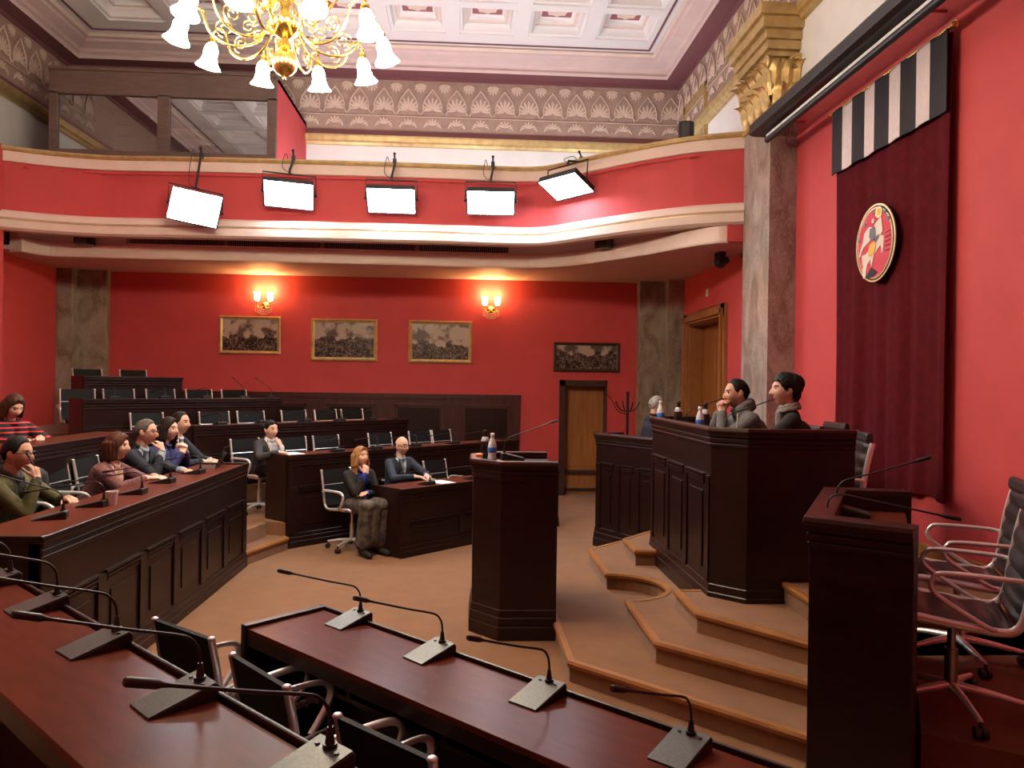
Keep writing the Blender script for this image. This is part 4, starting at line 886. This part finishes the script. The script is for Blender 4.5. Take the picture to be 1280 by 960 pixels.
def laptop():
    t=thing('laptop','open grey laptop at the right end of the left bench','laptop',(-2.50,7.52,.9955),R(-90+8))
    MB().box(-.16,-.12,0,.16,.11,.018).build('base','laptop_grey',t,bevel=.003); m=MB(); M=Matrix.Translation((0,.11,.016))@Matrix.Rotation(R(-20),4,'X'); m.T=M; m.box(-.16,0,0,.16,.008,.21); m.build('lid','screen_dark',t,bevel=.002)
    m=MB(); m.T=M; m.lathe([(0,0),(.018,0),(.018,.002),(0,.002)],(0,.009,.11),12,Matrix.Rotation(-PI/2,4,'X')); m.build('badge','steel',t)
    MB().box(-.14,-.04,.018,.14,.09,.0195).build('keyboard','black_plastic',t)
laptop()
def stand():
    t=thing('coat_stand','thin black stand with short arms before the far marble pillar','stand',(2.50,11.9,0))
    m=MB().tube([(0,0,.05),(0,0,1.72)],.022,8); m.ell((0,0,1.73),(.03,.03,.03)); m.build('pole','black_plastic',t)
    for k in range(4):
        a=PI/2*k+.2; c,s=math.cos(a),math.sin(a); MB().tube(smooth_path([(0,0,1.45),(c*.10,s*.10,1.46),(c*.17,s*.17,1.53),(c*.20,s*.20,1.60)],4),.011,6).build('arm','black_plastic',t)
        MB().tube([(0,0,.14),(c*.25,s*.25,.012)],.012,6).build('foot','black_plastic',t)
    MB().tube(smooth_path([(0,0,1.4),(-.15,0,1.45),(-.28,0,1.66),(-.38,-.02,1.72)],4),.008,6).build('lamp_arm','black_plastic',t)
stand()
UPG=32; UPC=32  # strengths of the added ceiling uplights
# ------------------------------------------------------------------ people
mat('skin',(.70,.40,.29),.5,nscale=9,namt=.10); mat('skin_pale',(.74,.45,.34),.5,nscale=9,namt=.10); mat('skin_warm',(.62,.33,.23),.5,nscale=9,namt=.12)
mat('lip',(.46,.13,.11),.45); mat('eye_white',(.72,.70,.66),.3); mat('iris',(.02,.012,.008),.2)
for n,c in dict(hair_black=(.006,.005,.006),hair_dark=(.018,.010,.007),hair_brown=(.075,.028,.014),hair_auburn=(.11,.033,.016),hair_blonde=(.42,.21,.075),hair_grey=(.13,.115,.10),hair_white=(.46,.43,.38)).items(): mat(n,c,.62,nscale=60,namt=.6,stretch=(1,1,.12),bump=.5,spec=.25)
for n,c in dict(cl_olive=(.085,.075,.022),cl_pink=(.30,.105,.11),cl_navy=(.012,.016,.034),cl_navy2=(.020,.026,.048),cl_blue=(.030,.035,.16),cl_royal=(.012,.035,.30),cl_black=(.009,.008,.009),cl_char=(.030,.028,.028),cl_grey=(.135,.135,.14),cl_scarf=(.30,.27,.25),cl_white=(.68,.68,.70),cl_ltblue=(.42,.50,.60),cl_trouser=(.018,.018,.022),cl_jeans=(.03,.045,.09),cl_skirt=(.10,.072,.058),cl_tie=(.22,.27,.33),shoe=(.012,.010,.010)).items(): mat(n,c,.8,nscale=26,namt=.28,bump=.12)
mat('cl_tweed',(.25,.095,.10),.85,nscale=110,col2=(.075,.025,.03),bump=.2)
mat('cl_plaid',(.125,.092,.075),.85,nscale=13,col2=(.018,.013,.012),bump=.1)
mat('frame_black',(.01,.01,.01),.3); mat('pen_dark',(.02,.02,.03),.3)
# black sweater with red stripes
def stripes():
    m=mat('cl_stripe',(.012,.010,.012),.85); nt=m.node_tree; b=nt.nodes['Principled BSDF']; N=nt.nodes.new; L=nt.links.new
    tc=N('ShaderNodeTexCoord'); s=N('ShaderNodeSeparateXYZ'); L(tc.outputs['Object'],s.inputs[0]); a=N('ShaderNodeMath'); a.operation='MULTIPLY'; a.inputs[1].default_value=1/.042; L(s.outputs['Z'],a.inputs[0])
    f=N('ShaderNodeMath'); f.operation='FRACT'; L(a.outputs[0],f.inputs[0]); g=N('ShaderNodeMath'); g.operation='GREATER_THAN'; g.inputs[1].default_value=.72; L(f.outputs[0],g.inputs[0])
    mx=N('ShaderNodeMix'); mx.data_type='RGBA'; mx.inputs['A'].default_value=(.012,.010,.012,1); mx.inputs['B'].default_value=(.62,.03,.05,1); L(g.outputs[0],mx.inputs['Factor']); L(mx.outputs['Result'],b.inputs['Base Color'])
stripes()
def fuse(mb,name,mats,parent,voxel=.006,sm=3,assign=None):
    o=mb.build(name+'_raw',mats,None,fixn=True); o.data.materials.clear()
    r=o.modifiers.new('r','REMESH'); r.mode='VOXEL'; r.voxel_size=voxel; r.use_smooth_shade=True
    if sm: s=o.modifiers.new('s','SMOOTH'); s.factor=.5; s.iterations=sm
    dg=bpy.context.evaluated_depsgraph_get(); me=bpy.data.meshes.new_from_object(o.evaluated_get(dg)); old=o.data; bpy.data.objects.remove(o); bpy.data.meshes.remove(old)
    me.name=name; me.materials.clear()
    for m in mats: me.materials.append(MATS[m])
    n=len(me.polygons)
    if assign is not None:
        c=np.empty(n*3,'f'); me.polygons.foreach_get('center',c); me.polygons.foreach_set('material_index',np.ascontiguousarray(assign(c.reshape(-1,3)).astype('i')))
    else: me.polygons.foreach_set('material_index',np.zeros(n,'i'))
    me.polygons.foreach_set('use_smooth',np.ones(n,bool)); me.update()
    ob=bpy.data.objects.new(name,me); COL.objects.link(ob); ob.parent=parent; return ob
g_=lambda x,s: math.exp(-(x/s)**2)
def sst(x): x=max(0,min(1,x)); return x*x*(3-2*x)
def head_pt(d,face=True,fem=False):
    x,y,z=d.x*.074,d.y*.096,d.z*.116
    if d.z<0:
        t=-d.z; x*=1-(.34 if fem else .26)*t**1.4
        if d.y<0: y*=1-.42*t
        else: y*=1-.10*t**2
    elif d.y<0: y*=1.07; z*=1.0
    if face and d.y>0:
        X,Z=x,z
        nz=sst((.026-Z)/.055) if Z>-.036 else max(0,1-(-.036-Z)/.010)
        y+=.027*nz*g_(X,.011+.005*nz)*(1 if Z<.03 else 0)
        for s in(-1,1): y-=.010*g_(X-s*.031,.016)*g_(Z-.008,.013); y+=.005*g_(X-s*.032,.02)*g_(Z-.030,.009); y+=.004*g_(X-s*.042,.02)*g_(Z+.03,.02)
        y+=.007*g_(X,.022)*g_(Z+.058,.006)+.006*g_(X,.020)*g_(Z+.070,.006)-.004*g_(X,.02)*g_(Z+.064,.003); y+=.011*g_(X,.022)*g_(Z+.100,.016)
    return V((x,y,z))
def head_mesh(m,fem):
    nu,nv=72,54; vs=[]
    for j in range(nv+1):
        t=PI*j/nv
        for k in range(nu):
            a=2*PI*k/nu; vs.append(head_pt(V((math.sin(t)*math.sin(a),math.sin(t)*math.cos(a),math.cos(t))),True,fem))
    m.add(vs,[(j*nu+k,(j+1)*nu+k,(j+1)*nu+(k+1)%nu,j*nu+(k+1)%nu) for j in range(nv) for k in range(nu)],True)
    for s in(-1,1): m.ell((s*.073,-.008,.0),(.011,.022,.031),Matrix.Rotation(s*R(18),3,'Z'),10,8); m.ell((s*.070,-.002,-.018),(.010,.014,.014),None,8,6)
HAIRLINE={'short':[(0,.60),(.55,.62),(.9,.50),(1.15,.12),(1.4,-.12),(1.6,.10),(1.9,-.30),(2.5,-.58),(3.2,-.64)],
 'fringe':[(0,.58),(.45,.56),(.8,.40),(1.05,.12),(1.3,.0),(1.6,.05),(1.95,-.35),(2.5,-.62),(3.2,-.68)],
 'long':[(0,.62),(.45,.55),(.8,.35),(1.0,-.05),(1.2,-.5),(1.6,-.85),(2.4,-.95),(3.2,-.95)],
 'bald':[(0,2),(1.15,2),(1.3,-.1),(1.6,.02),(1.9,-.3),(2.5,-.55),(3.2,-.6)]}
def hair_mesh(m,style,T):
    hl=HAIRLINE['bald' if style=='bald' else 'long' if style in('long','bob') else 'fringe' if style=='pixie' else 'short']; nu,nv=64,40; vs=[]
    for j in range(nv+1):
        t=PI*j/nv
        for k in range(nu):
            a=2*PI*k/nu; d=V((math.sin(t)*math.sin(a),math.sin(t)*math.cos(a),math.cos(t))); az=abs(((a+PI)%(2*PI))-PI)
            e=np.interp(az,[p[0] for p in hl],[p[1] for p in hl]); w=sst((d.z-e)/.34+.22)
            if style=='bald': w*=sst((.42-d.z)/.2)
            pz=head_pt(d,False); th=-.014+(T+.014)*w
            th+=w*(.0022*math.sin(a*9+d.z*14)*math.sin(d.z*11+a*3)+.0013*math.sin(a*38+d.z*6))
            vs.append(pz+d*th)
    m.add(vs,[(j*nu+k,(j+1)*nu+k,(j+1)*nu+(k+1)%nu,j*nu+(k+1)%nu) for j in range(nv) for k in range(nu)],True)
    if style=='bob':
        for s in(-1,1):
            for y,r in((.030,.018),(.008,.026),(-.02,.032),(-.05,.034)): m.cap((s*.070,y,.03),(s*(.074-.004*abs(y)*10),y+.006,-.105),r,r*.72)
        for x in(-.045,0,.045): m.cap((x,-.085,.02),(x,-.075,-.105),.036,.028)
        for s in(-1,1): m.cap((s*.01,.078,.085),(s*.058,.058,.02),.020,.014)
    if style=='long':
        for s in(-1,1):
            for y,r,l in((.032,.014,-.15),(.012,.022,-.20),(-.015,.028,-.23),(-.045,.032,-.24)): m.cap((s*.070,y,.02),(s*.080,y-.01,l),r,r*.55); m.cap((s*.07,y,.02),(s*.084,y,-.10),r,r*.9)
        for x in(-.04,0,.04): m.cap((x,-.085,.0),(x*1.2,-.085,-.23),.034,.022)
        for s in(-1,1): m.cap((s*.006,.070,.095),(s*.062,.050,.025),.018,.013)
    if style=='updo':
        m.ell((0,-.125,.02),(.042,.040,.042)); 
        for s in(-1,1): m.cap((s*.02,.07,.09),(s*.07,.0,.02),.016,.014)
    if style=='pixie':
        m.ell((0,-.046,.052),(.083,.092,.076)); m.ell((0,-.078,-.028),(.050,.036,.050))
        for i in range(9):
            x=-.05+.0125*i; m.cap((x*.6+.01,.045,.112),(x*1.15+.012,.088-.28*abs(x+.012),.066-.25*max(0,x)),.013,.0055,8,3)
        for s in(-1,1):
            m.cap((s*.060,.045,.075),(s*.075,.026,.0),.014,.005,8,3); m.cap((s*.066,.02,.07),(s*.079,.012,-.002),.014,.006,8,3)
            for i in range(4): m.cap((s*(.066-.006*i),-.045-.012*i,.02),(s*(.062-.012*i),-.052-.009*i,-.078-.004*i),.016,.007,8,3)
def hand(m,wr,d,n,side,curl,spread=0.):
    d=V(d).normalized(); n=V(n); n=(n-d*n.dot(d)).normalized(); t=d.cross(n)*side; bases=[.029,.0095,-.0095,-.028]; lens=[.068,.076,.070,.054]; rad=[.0092,.0096,.0092,.0080]
    for b in bases: m.cap(wr+t*b*.55,wr+d*.082+t*b,.0155,.0125,10,3)
    m.cap(wr,wr+d*.06,.021,.022,10,3)
    for i,b in enumerate(bases):
        p=wr+d*(.086-.004*abs(i-1))+t*b; ang=0
        for j in range(3):
            ang+=curl*(.8 if j==0 else 1.0); dd=(d*math.cos(ang)+n*math.sin(ang)+t*(b*spread)).normalized(); q=p+dd*lens[i]*(.46,.30,.24)[j]; r=rad[i]*(1-.10*j); m.cap(p,q,r,r*.92,8,3); p=q
    p=wr+d*.022+t*.020+n*.004; 
    for j,(l,rr) in enumerate(((.040,.0135),(.033,.0105),(.026,.0092))):
        a=.95-.42*j-.2*curl; dd=(d*math.cos(a)+t*math.sin(a)+n*(.25+.25*curl*j)).normalized(); q=p+dd*l; m.cap(p,q,rr,rr*.88,8,3); p=q
def ik(a,b,l1,l2,h):
    v=b-a; D=min(v.length,(l1+l2)*.995); v=v.normalized(); x=(l1*l1-l2*l2+D*D)/(2*D); r=math.sqrt(max(0,l1*l1-x*x)); h=V(h); h=(h-v*h.dot(v)).normalized(); return a+v*x+h*r, a+v*D
def person(label,head,floor,rz,S,lean=.15,yaw=0,pitch=0,roll=0,skin='skin',hair='hair_dark',style='short',fem=False,T=.012,top='cl_navy',under=None,tie=None,legs='cl_trouser',skirt=None,R_=None,L_=None,glasses=False,stand=False,seat=.46,scarf=None,puffy=0,collar=True,extra=None,beard=False,group=None,twist=0):
    hz=(.90 if stand else seat/S+.085); sp=V((0,math.sin(lean),math.cos(lean))); fw=V((0,math.cos(lean),-math.sin(lean))); X=V((1,0,0))
    # spine stretched a little so that the head sits where it should
    want=(head[2]-floor)/S
    hd=lambda k: hz+.52*k*sp.z+.045*math.cos(lean*.4)+.115
    k=max(.72,min(1.16,(want-hz-.155)/(.52*sp.z)))
    pel=V((0,0,hz)); nb=pel+sp*.52*k; hc=nb+V((0,.030+.05*math.sin(lean),.155)); hc.z=want if abs(hc.z-want)<.12 else hc.z
    Rz=Matrix.Rotation(rz,4,'Z'); off=Rz@(hc*S); loc=V((head[0]-off.x,head[1]-off.y,floor))
    t=thing('person',label,'person',loc,rz,group)
    Hm=Matrix.Translation(hc)@Matrix.Rotation(yaw,4,'Z')@Matrix.Rotation(pitch,4,'X')@Matrix.Rotation(roll,4,'Y'); Sc=Matrix.Scale(S,4)
    shw=.150 if fem else .172; sh=[nb-sp*.055+X*s*shw+fw*.005 for s in(1,-1)]; chest=pel+sp*.36*k; waist=pel+sp*.16*k
    arms=[]
    for s,spec in((1,R_),(-1,L_)):
        a=sh[0 if s==1 else 1]; spec=spec or ('down',)
        if spec[0]=='down': w=a+V((s*.05,.06,-.50)); h=(s*.4,-1,.0); hd_=((0,.15,-1),(-s,0,0),.25)
        elif spec[0]=='face':      # hand to mouth/chin
            o=V(spec[1]) if len(spec)>1 else V((0,.115,-.085)); tgt=hc+Matrix.Rotation(yaw,3,'Z')@o; w=tgt+V((s*.035,.055,-.095)); h=(s*.35,.15,-1); hd_=((-s*.30,-.45,1),(-s*.25,-1,-.3),spec[2] if len(spec)>2 else .75)
        elif spec[0]=='clasp': o=V(spec[1]); tgt=hc+Matrix.Rotation(yaw,3,'Z')@o; w=tgt+V((s*.045,.0,-.07)); h=(s*.45,.1,-1); hd_=((-s*.55,-.05,.8),(-s*.7,-.4,0),.62)
        else:                      # ('desk',x,y,z,dir)
            w=V((spec[1],spec[2],spec[3]/S+.038)); h=(s*.9,-.35,-.45); hd_=(spec[4] if len(spec)>4 else (-s*.5,.9,-.06),(0,0,-1),.30)
        L1=.285 if not fem else .265; L2=.255 if not fem else .240
        e,w=ik(a,w,L1,L2,h); arms.append((a,e,w,hd_,s))
    if stand: lg=[(V((s*.085,0,hz-.03)),V((s*.09,.02,.48)),V((s*.095,-.03,.08)),V((s*.11,.13,.03))) for s in(1,-1)]
    else: lg=[(V((s*.085,.02,hz-.015)),V((s*.10,.43,hz+.01)),V((s*.105,.37,.09)),V((s*.115,.54,.035))) for s in(1,-1)]
    # ---- body: one continuous surface
    m=MB(); m.T=Sc@Hm; head_mesh(m,fem); m.T=Sc
    m.cap(nb-sp*.05,hc+Hm.to_3x3()@V((0,-.022,-.055)),.052 if not fem else .044,.050 if not fem else .043,14)
    m.cap(sh[0],sh[1],.05,.05); 
    for s in(-1,1): m.cap(waist+X*s*.06,chest+X*s*.07,.085,.095); m.cap(pel+X*s*.07,waist+X*s*.055,.09,.085)
    for a,e,w,hn,s in arms: m.cap(a,e,.044,.037); m.cap(e,w,.037,.0255); hand(m,w,hn[0],hn[1],s,hn[2])
    for a,b,c,d in lg: m.cap(a,b,.075,.052); m.cap(b,c,.050,.036); m.cap(c-V((0,.03,.03)),d,.034,.026)
    Hi=np.array((Hm.inverted()))
    def face(c):
        p=np.c_[c/S,np.ones(len(c))]@Hi.T; x,y,z=p[:,0],p[:,1],p[:,2]; ax=np.abs(x); f=(y>.03); r=np.zeros(len(c),int)
        r[f&(((ax-.031)/.0145)**2+((z-.008)/.0070)**2<1)]=2; r[f&(((ax-.031)/.0072)**2+((z-.008)/.0075)**2<1)]=3
        r[f&(((ax-.033)/.021)**2+((z-.0285-.06*(.03-np.abs(ax-.033)))/.0045)**2<1)]=4; r[f&((x/.025)**2+((z+.064)/.0085)**2<1)]=1
        if beard: r[(y>.02)&(z<-.03)&(ax>.02)&(r==0)&(z>-.125)]=5; r[(y>.02)&(z<-.082)&(z>-.125)&(r==0)]=5; r[(y>.05)&(z<-.045)&(z>-.055)&(ax<.028)&(r==0)]=5
        return r
    if beard and 'stubble_'+skin not in MATS:
        sk=MATS[skin].node_tree.nodes['Principled BSDF'].inputs['Base Color'].default_value; mat('stubble_'+skin,tuple(.68*q for q in sk[:3]),.7)
    fuse(m,'body',[skin,'lip','eye_white','iris',hair if hair!='hair_white' else 'hair_grey']+(['stubble_'+skin] if beard else []),t,.0052,2,face)
    # ---- hair
    m=MB(); m.T=Sc@Hm; hair_mesh(m,style,T); fuse(m,'hair',[hair],t,.0055,2)
    # ---- top
    m=MB(); m.T=Sc; pf=1+puffy
    m.cap(sh[0]-X*.015,sh[1]+X*.015,.060*pf,.060*pf); m.cap(sh[0]*.55+sh[1]*.45+sp*.022,sh[1]*.55+sh[0]*.45+sp*.022,.062*pf,.062*pf)
    cw=.088 if not fem else .074
    for s in(-1,1): m.cap(waist+X*s*.066,chest+X*s*cw*.9+sp*.02,.104*pf,.112*pf); m.cap(pel+X*s*.08+sp*.0,waist+X*s*.064,.112*pf,.104*pf); m.cap(chest+X*s*cw,sh[0 if s==1 else 1]-sp*.01,.098*pf,.058*pf)
    if fem:
        for s in(-1,1): m.ell(chest+X*s*.062+fw*.075,(.062,.058,.062))
    for a,e,w,hn,s in arms:
        q=e+(w-e)*.90; m.cap(a,e,.060*pf,.050*pf); m.cap(e,q,.050*pf,.038*pf)
        for i in range(3): c0=e+(w-e)*(.08+.1*i); m.ell(c0,(.050*pf,)*3,None,10,6)
    if collar:
        ring=[nb+X*.062*math.cos(2*PI*i/16)+fw*(.058*math.sin(2*PI*i/16)+.004)+sp*(.030-.030*max(0,math.sin(2*PI*i/16))) for i in range(17)]; m.tube(ring,.016*pf,8)
    if puffy:
        for r_ in range(3): m.tube([nb+X*.085*math.cos(2*PI*i/16)+fw*(.075*math.sin(2*PI*i/16)-.02)+sp*(.02+.022*r_-.03*max(0,math.sin(2*PI*i/16))) for i in range(17)],.030,8)
    mats=[top]+([under] if under else [])+([tie] if tie else [])
    def vee(c):
        p=c/S-np.array(nb); f=p@np.array(fw); z=p@np.array(sp); x=np.abs(p[:,0]); r=np.zeros(len(c),int)
        if under:
            v=(f>.015)&(z>-.30)&(z<.06)&(x<.012+.070*(z+.30)/.30); r[v]=1
            if tie: r[v&(x<.017+.012*np.clip(-z/.25,0,1))]=2
        return r
    fuse(m,'jacket' if under or puffy else 'sweater',mats,t,.0075,4,vee if under else None)
    if under:                                     # lapels
        l=MB(); l.T=Sc
        for s in(-1,1):
            l=MB(); l.T=Sc
            a=[nb+X*s*.058+fw*.050+sp*.01,nb+X*s*.092+fw*.088-sp*.075,nb+X*s*.018+fw*.128-sp*.29,nb+X*s*.030+fw*.112-sp*.12]; b=[p_+fw*.012 for p_ in a]; l.add(a+b,[(0,1,2,3),(7,6,5,4),(0,4,5,1),(1,5,6,2),(2,6,7,3),(3,7,4,0)],False)
            l.build('lapel',top,t,bevel=.003)
        for a,e,w,hn,s in arms: cf=MB(); cf.T=Sc; cf.cap(e+(w-e)*.86,e+(w-e)*.965,.034,.031); cf.build('shirt_cuff',under,t)
    # ---- legs
    m=MB(); m.T=Sc; m.cap(pel+X*.075,pel-X*.075,.110,.110)
    if skirt:
        for a,b,c,d in lg: m.cap(a,b,.105,.085); m.cap(b,c+V((0,0,.06)),.080,.095)
        m.cap(lg[0][1],lg[1][1],.08,.08); m.cap(lg[0][2]+V((0,0,.10)),lg[1][2]+V((0,0,.10)),.09,.09); m.cap((lg[0][1]+lg[1][1])/2,(lg[0][2]+lg[1][2])/2+V((0,0,.10)),.09,.10); fuse(m,'skirt',[skirt],t,.010,4)
    else:
        for a,b,c,d in lg: m.cap(a,b,.092,.066); m.cap(b,c+V((0,0,.02)),.064,.052)
        fuse(m,'trousers',[legs],t,.010,4)
    m=MB(); m.T=Sc
    for a,b,c,d in lg: m.cap(c-V((0,.03,.035)),d,.042,.034); m.cap(c-V((0,.02,.02)),c+V((0,0,.02)),.040,.038)
    fuse(m,'shoes',['shoe'],t,.008,3)
    if glasses:
        m=MB(); m.T=Sc@Hm
        for s in(-1,1):
            m.tube([(s*.031+.023*math.copysign(abs(math.cos(a))**.6,math.cos(a)),.098,.006+.015*math.copysign(abs(math.sin(a))**.6,math.sin(a))) for a in [2*PI*i/18 for i in range(19)]],.0026,6); m.tube([(s*.054,.098,.012),(s*.068,.07,.012),(s*.078,-.01,.010)],.0026,6)
        m.tube([(-.009,.100,.010),(0,.104,.013),(.009,.100,.010)],.0026,6); m.build('glasses','frame_black',t)
    if scarf:
        m=MB(); m.T=Sc
        for r_ in range(2): m.tube([nb+X*(.060+.006*r_)*math.cos(2*PI*i/20)+fw*((.064+.006*r_)*math.sin(2*PI*i/20)+.004)+sp*(.052-.026*r_+.006*math.sin(i*2.1)) for i in range(21)],.016,8)
        m.cap(nb+fw*.075+sp*.01,nb+fw*.125-sp*.16,.035,.028); fuse(m,'scarf',[scarf],t,.007,3)
    t['_k']=round(k,3)
    del t['_k']
    return t,dict(hc=hc,nb=nb,arms=arms,S=S)
D1=.7155
FL=R(-90)
def seat_at(t,z,rz,label,group,back=.02):
    f=V((-math.sin(rz),math.cos(rz))); put_chair(t.location.x-f.x*back,t.location.y-f.y*back,z,rz,label,group)
p,i=person('man in an olive jacket at far left holding a pen to his face',(-3.0,5.316,1.338),.28,R(-92),.95,lean=.30,pitch=R(-4),skin='skin_warm',hair='hair_black',top='cl_olive',under='cl_char',glasses=True,beard=True,R_=('face',(0.02,.115,-.075),.7),L_=('desk',-.10,.46,D1,(.6,.7,-.05)))
w=i['arms'][0][2]; pn=MB(); pn.T=Matrix.Scale(i['S'],4); a=w+V((-.03,-.06,.10)); pn.tube([a+V((.0,.05,-.07)),a+V((0,-.035,.085))],.0045,8); pn.tube([a+V((0,-.035,.085)),a+V((0,-.04,.097))],[.0045,.0015],8); o=pn.build('pen','pen_dark'); o.location=p.location; o.rotation_euler=p.rotation_euler; tag(o,'dark pen held up by the man in the olive jacket','pen')
seat_at(p,.28,R(-92),'chair of the man in the olive jacket, behind the left bench','chairs behind the left bench',.05)
p,i=person('woman with a brown bob in a pink tweed jacket leaning over the left bench',(-2.9,6.56,1.285),.28,R(-92),.93,lean=.42,pitch=R(2),yaw=R(-4),skin='skin_pale',hair='hair_auburn',style='bob',fem=True,T=.020,top='cl_tweed',under='skin_pale',legs='cl_black',R_=('desk',.06,.50,D1,(-.55,.8,-.05)),L_=('desk',-.06,.52,D1,(.4,.9,-.05)))
seat_at(p,.28,R(-92),'chair of the woman in the pink jacket','chairs behind the left bench',.05)
p,i=person('grey-haired man in glasses and dark navy suit resting his mouth on his fist',(-2.86,7.024,1.375),.28,R(-92),.95,lean=.34,pitch=R(-3),hair='hair_grey',T=.010,top='cl_navy',under='cl_ltblue',glasses=True,R_=('face',(.0,.115,-.075),1.0),L_=('desk',-.02,.55,D1,(.2,.95,-.05)))
seat_at(p,.28,R(-92),'chair of the grey-haired man in glasses','chairs behind the left bench',.05)
p,i=person('woman with dark parted hair in a blue top, hands clasped below her chin',(-2.85,7.52,1.372),.28,R(-95),.93,lean=.30,yaw=R(-14),pitch=R(0),skin='skin_pale',hair='hair_dark',style='long',fem=True,T=.014,top='cl_blue',legs='cl_black',R_=('clasp',(.0,.19,-.16)),L_=('clasp',(.0,.19,-.16)))
seat_at(p,.28,R(-92),'chair of the woman in the blue top','chairs behind the left bench',.05)
p,i=person('dark-suited man last in the left bench, half hidden by the woman in blue',(-2.9,7.95,1.41),.28,R(-92),.96,lean=.22,yaw=R(-10),hair='hair_dark',T=.008,top='cl_navy',under='cl_white',R_=('desk',.1,.42,D1),L_=('desk',-.05,.45,D1))
seat_at(p,.28,R(-92),'chair of the last dark-suited man on the left bench','chairs behind the left bench',.05)
p,i=person('woman in a black sweater with red stripes looking down, on the row behind',(-4.1,7.193,1.585),.56,R(-122),.93,lean=.22,pitch=R(-26),skin='skin_pale',hair='hair_brown',style='long',fem=True,T=.016,top='cl_stripe',legs='cl_black',R_=('desk',.12,.40,.7155),L_=('desk',-.10,.40,.7155))
seat_at(p,.56,R(-122),'dark chair of the woman in the striped sweater','chairs on the second left row',.10)
p,i=person('woman in a dark blazer, chin on her hand, behind white sheets on the bench',(-2.30,9.15,1.275),.28,R(-128),.93,lean=.22,yaw=R(0),pitch=R(-2),skin='skin_pale',hair='hair_black',style='updo',fem=True,T=.010,top='cl_char',under='cl_white',legs='cl_black',L_=('face',(.0,.10,-.105),1.05),R_=('desk',.10,.42,D1))
seat_at(p,.28,R(-128),'chair of the woman in the dark blazer, its chrome edge at her left','chairs in the row above the low desk',.08)
p,i=person('blonde woman in a black cardigan and plaid skirt, hand to her mouth',(-1.16,8.48,1.03),0,R(-143),.94,lean=.16,yaw=R(8),pitch=R(10),skin='skin',hair='hair_blonde',style='long',fem=True,T=.014,top='cl_black',under='cl_royal',skirt='cl_plaid',R_=('face',(.01,.115,-.085),.75),L_=('desk',.02,.28,.62,(.7,.6,.1)),seat=.44)
seat_at(p,0,R(-132),'chrome swivel chair of the blonde woman, its wheels showing','chairs at the low far desk',.06)
p,i=person('bald man with black glasses in a navy suit and tie at the low desk',(-.785,9.32,1.085),0,R(-133),.95,lean=.16,yaw=R(2),pitch=R(-2),hair='hair_dark',style='bald',T=.004,top='cl_navy2',under='cl_ltblue',tie='cl_tie',glasses=True,beard=True,R_=('desk',.10,.46,D1),L_=('desk',-.10,.46,D1),seat=.44)
p,i=person('white-haired man in a dark suit standing by the far pillar, face turned away',(2.45,9.85,1.60),0,R(-78),.97,lean=.05,yaw=R(-6),pitch=R(-8),hair='hair_white',T=.014,top='cl_navy',under='cl_white',stand=True)
p,i=person('man in a grey hooded jacket at the presidium with hands folded at his mouth',(2.19,6.15,1.798),.54,R(90),1.0,lean=.34,pitch=R(-3),skin='skin_warm',hair='hair_black',T=.007,top='cl_grey',puffy=.12,beard=True,R_=('clasp',(.0,.13,-.085)),L_=('clasp',(.0,.135,-.08)))
p,i=person('woman with short black hair in a black sweater at the presidium, pale scarf',(2.30,5.45,1.831),.54,R(66),1.0,lean=.24,yaw=R(20),pitch=R(2),skin='skin_pale',hair='hair_black',style='pixie',fem=True,T=.020,top='cl_black',scarf='cl_scarf',collar=False,L_=('desk',-.04,.44,.93,(.3,.9,.0)),R_=('desk',.12,.42,.93))
w=i['arms'][1][2]; pn=MB(); a=w+V((.0,.08,.02)); pn.tube([a,a+V((-.01,-.01,.13))],.0045,8); pn.tube([a-V((0,0,.012)),a],[.001,.0045],8); o=pn.build('pen','paper'); o.location=p.location; o.rotation_euler=p.rotation_euler; tag(o,'white pen in the hand of the woman at the presidium','pen')
# dark jacket hung over a chair back behind the olive man
def hung():
    m=MB(); 
    for s in(-1,1): m.cap((s*.08,0,.62),(s*.14,.0,.80),.07,.055); m.cap((s*.15,.02,.80),(s*.19,.05,.52),.055,.04)
    m.cap((-.14,0,.82),(.14,0,.82),.055,.055); m.cap((0,0,.84),(0,.0,.60),.085,.09)
    o=fuse(m,'hung_jacket',['cl_char'],None,.009,4); o.location=(-3.34,6.02,.28); o.rotation_euler=(0,0,R(-95)); tag(o,'dark jacket hung on the chair between the olive man and the woman in pink','jacket')
hung(); put_chair(-3.12,6.02,.28,R(-95),'chair carrying the dark jacket behind the left bench','chairs behind the left bench')
# ------------------------------------------------------------------ light and view
def area(name,loc,rot,sx,sy,e,col):
    l=bpy.data.lights.new(name,'AREA'); l.shape='RECTANGLE'; l.size=sx; l.size_y=sy; l.energy=e; l.color=col; o=bpy.data.objects.new(name,l); COL.objects.link(o); o.location=loc; o.rotation_euler=rot
for x in(-2.2,.0,2.1): area('added_gallery_uplight',(x,11.25,4.15),(R(180-12),0,0),.8,.25,UPG,(.86,.92,1.0))  # added unseen lamps behind the parapet that brighten the far ceiling
for k in range(6):
    a=2*PI*k/6; area('added_center_uplight',(CH[0]+.42*math.cos(a),CH[1]+.42*math.sin(a),CH[2]+.78),(R(180),0,0),.14,.14,UPC,(1,.96,.92))  # added lamps over the extra cups, brightening the ceiling from the middle
w=bpy.data.worlds.new('world'); SC.world=w; w.use_nodes=True; w.node_tree.nodes['Background'].inputs[0].default_value=(.5,.45,.42,1); w.node_tree.nodes['Background'].inputs[1].default_value=.05
vs=SC.view_settings; vs.view_transform='Standard'; vs.look='None'; vs.gamma=1; vs.exposure=0.0; vs.use_curve_mapping=False
SC.cycles.max_bounces=6; SC.cycles.use_denoising=True
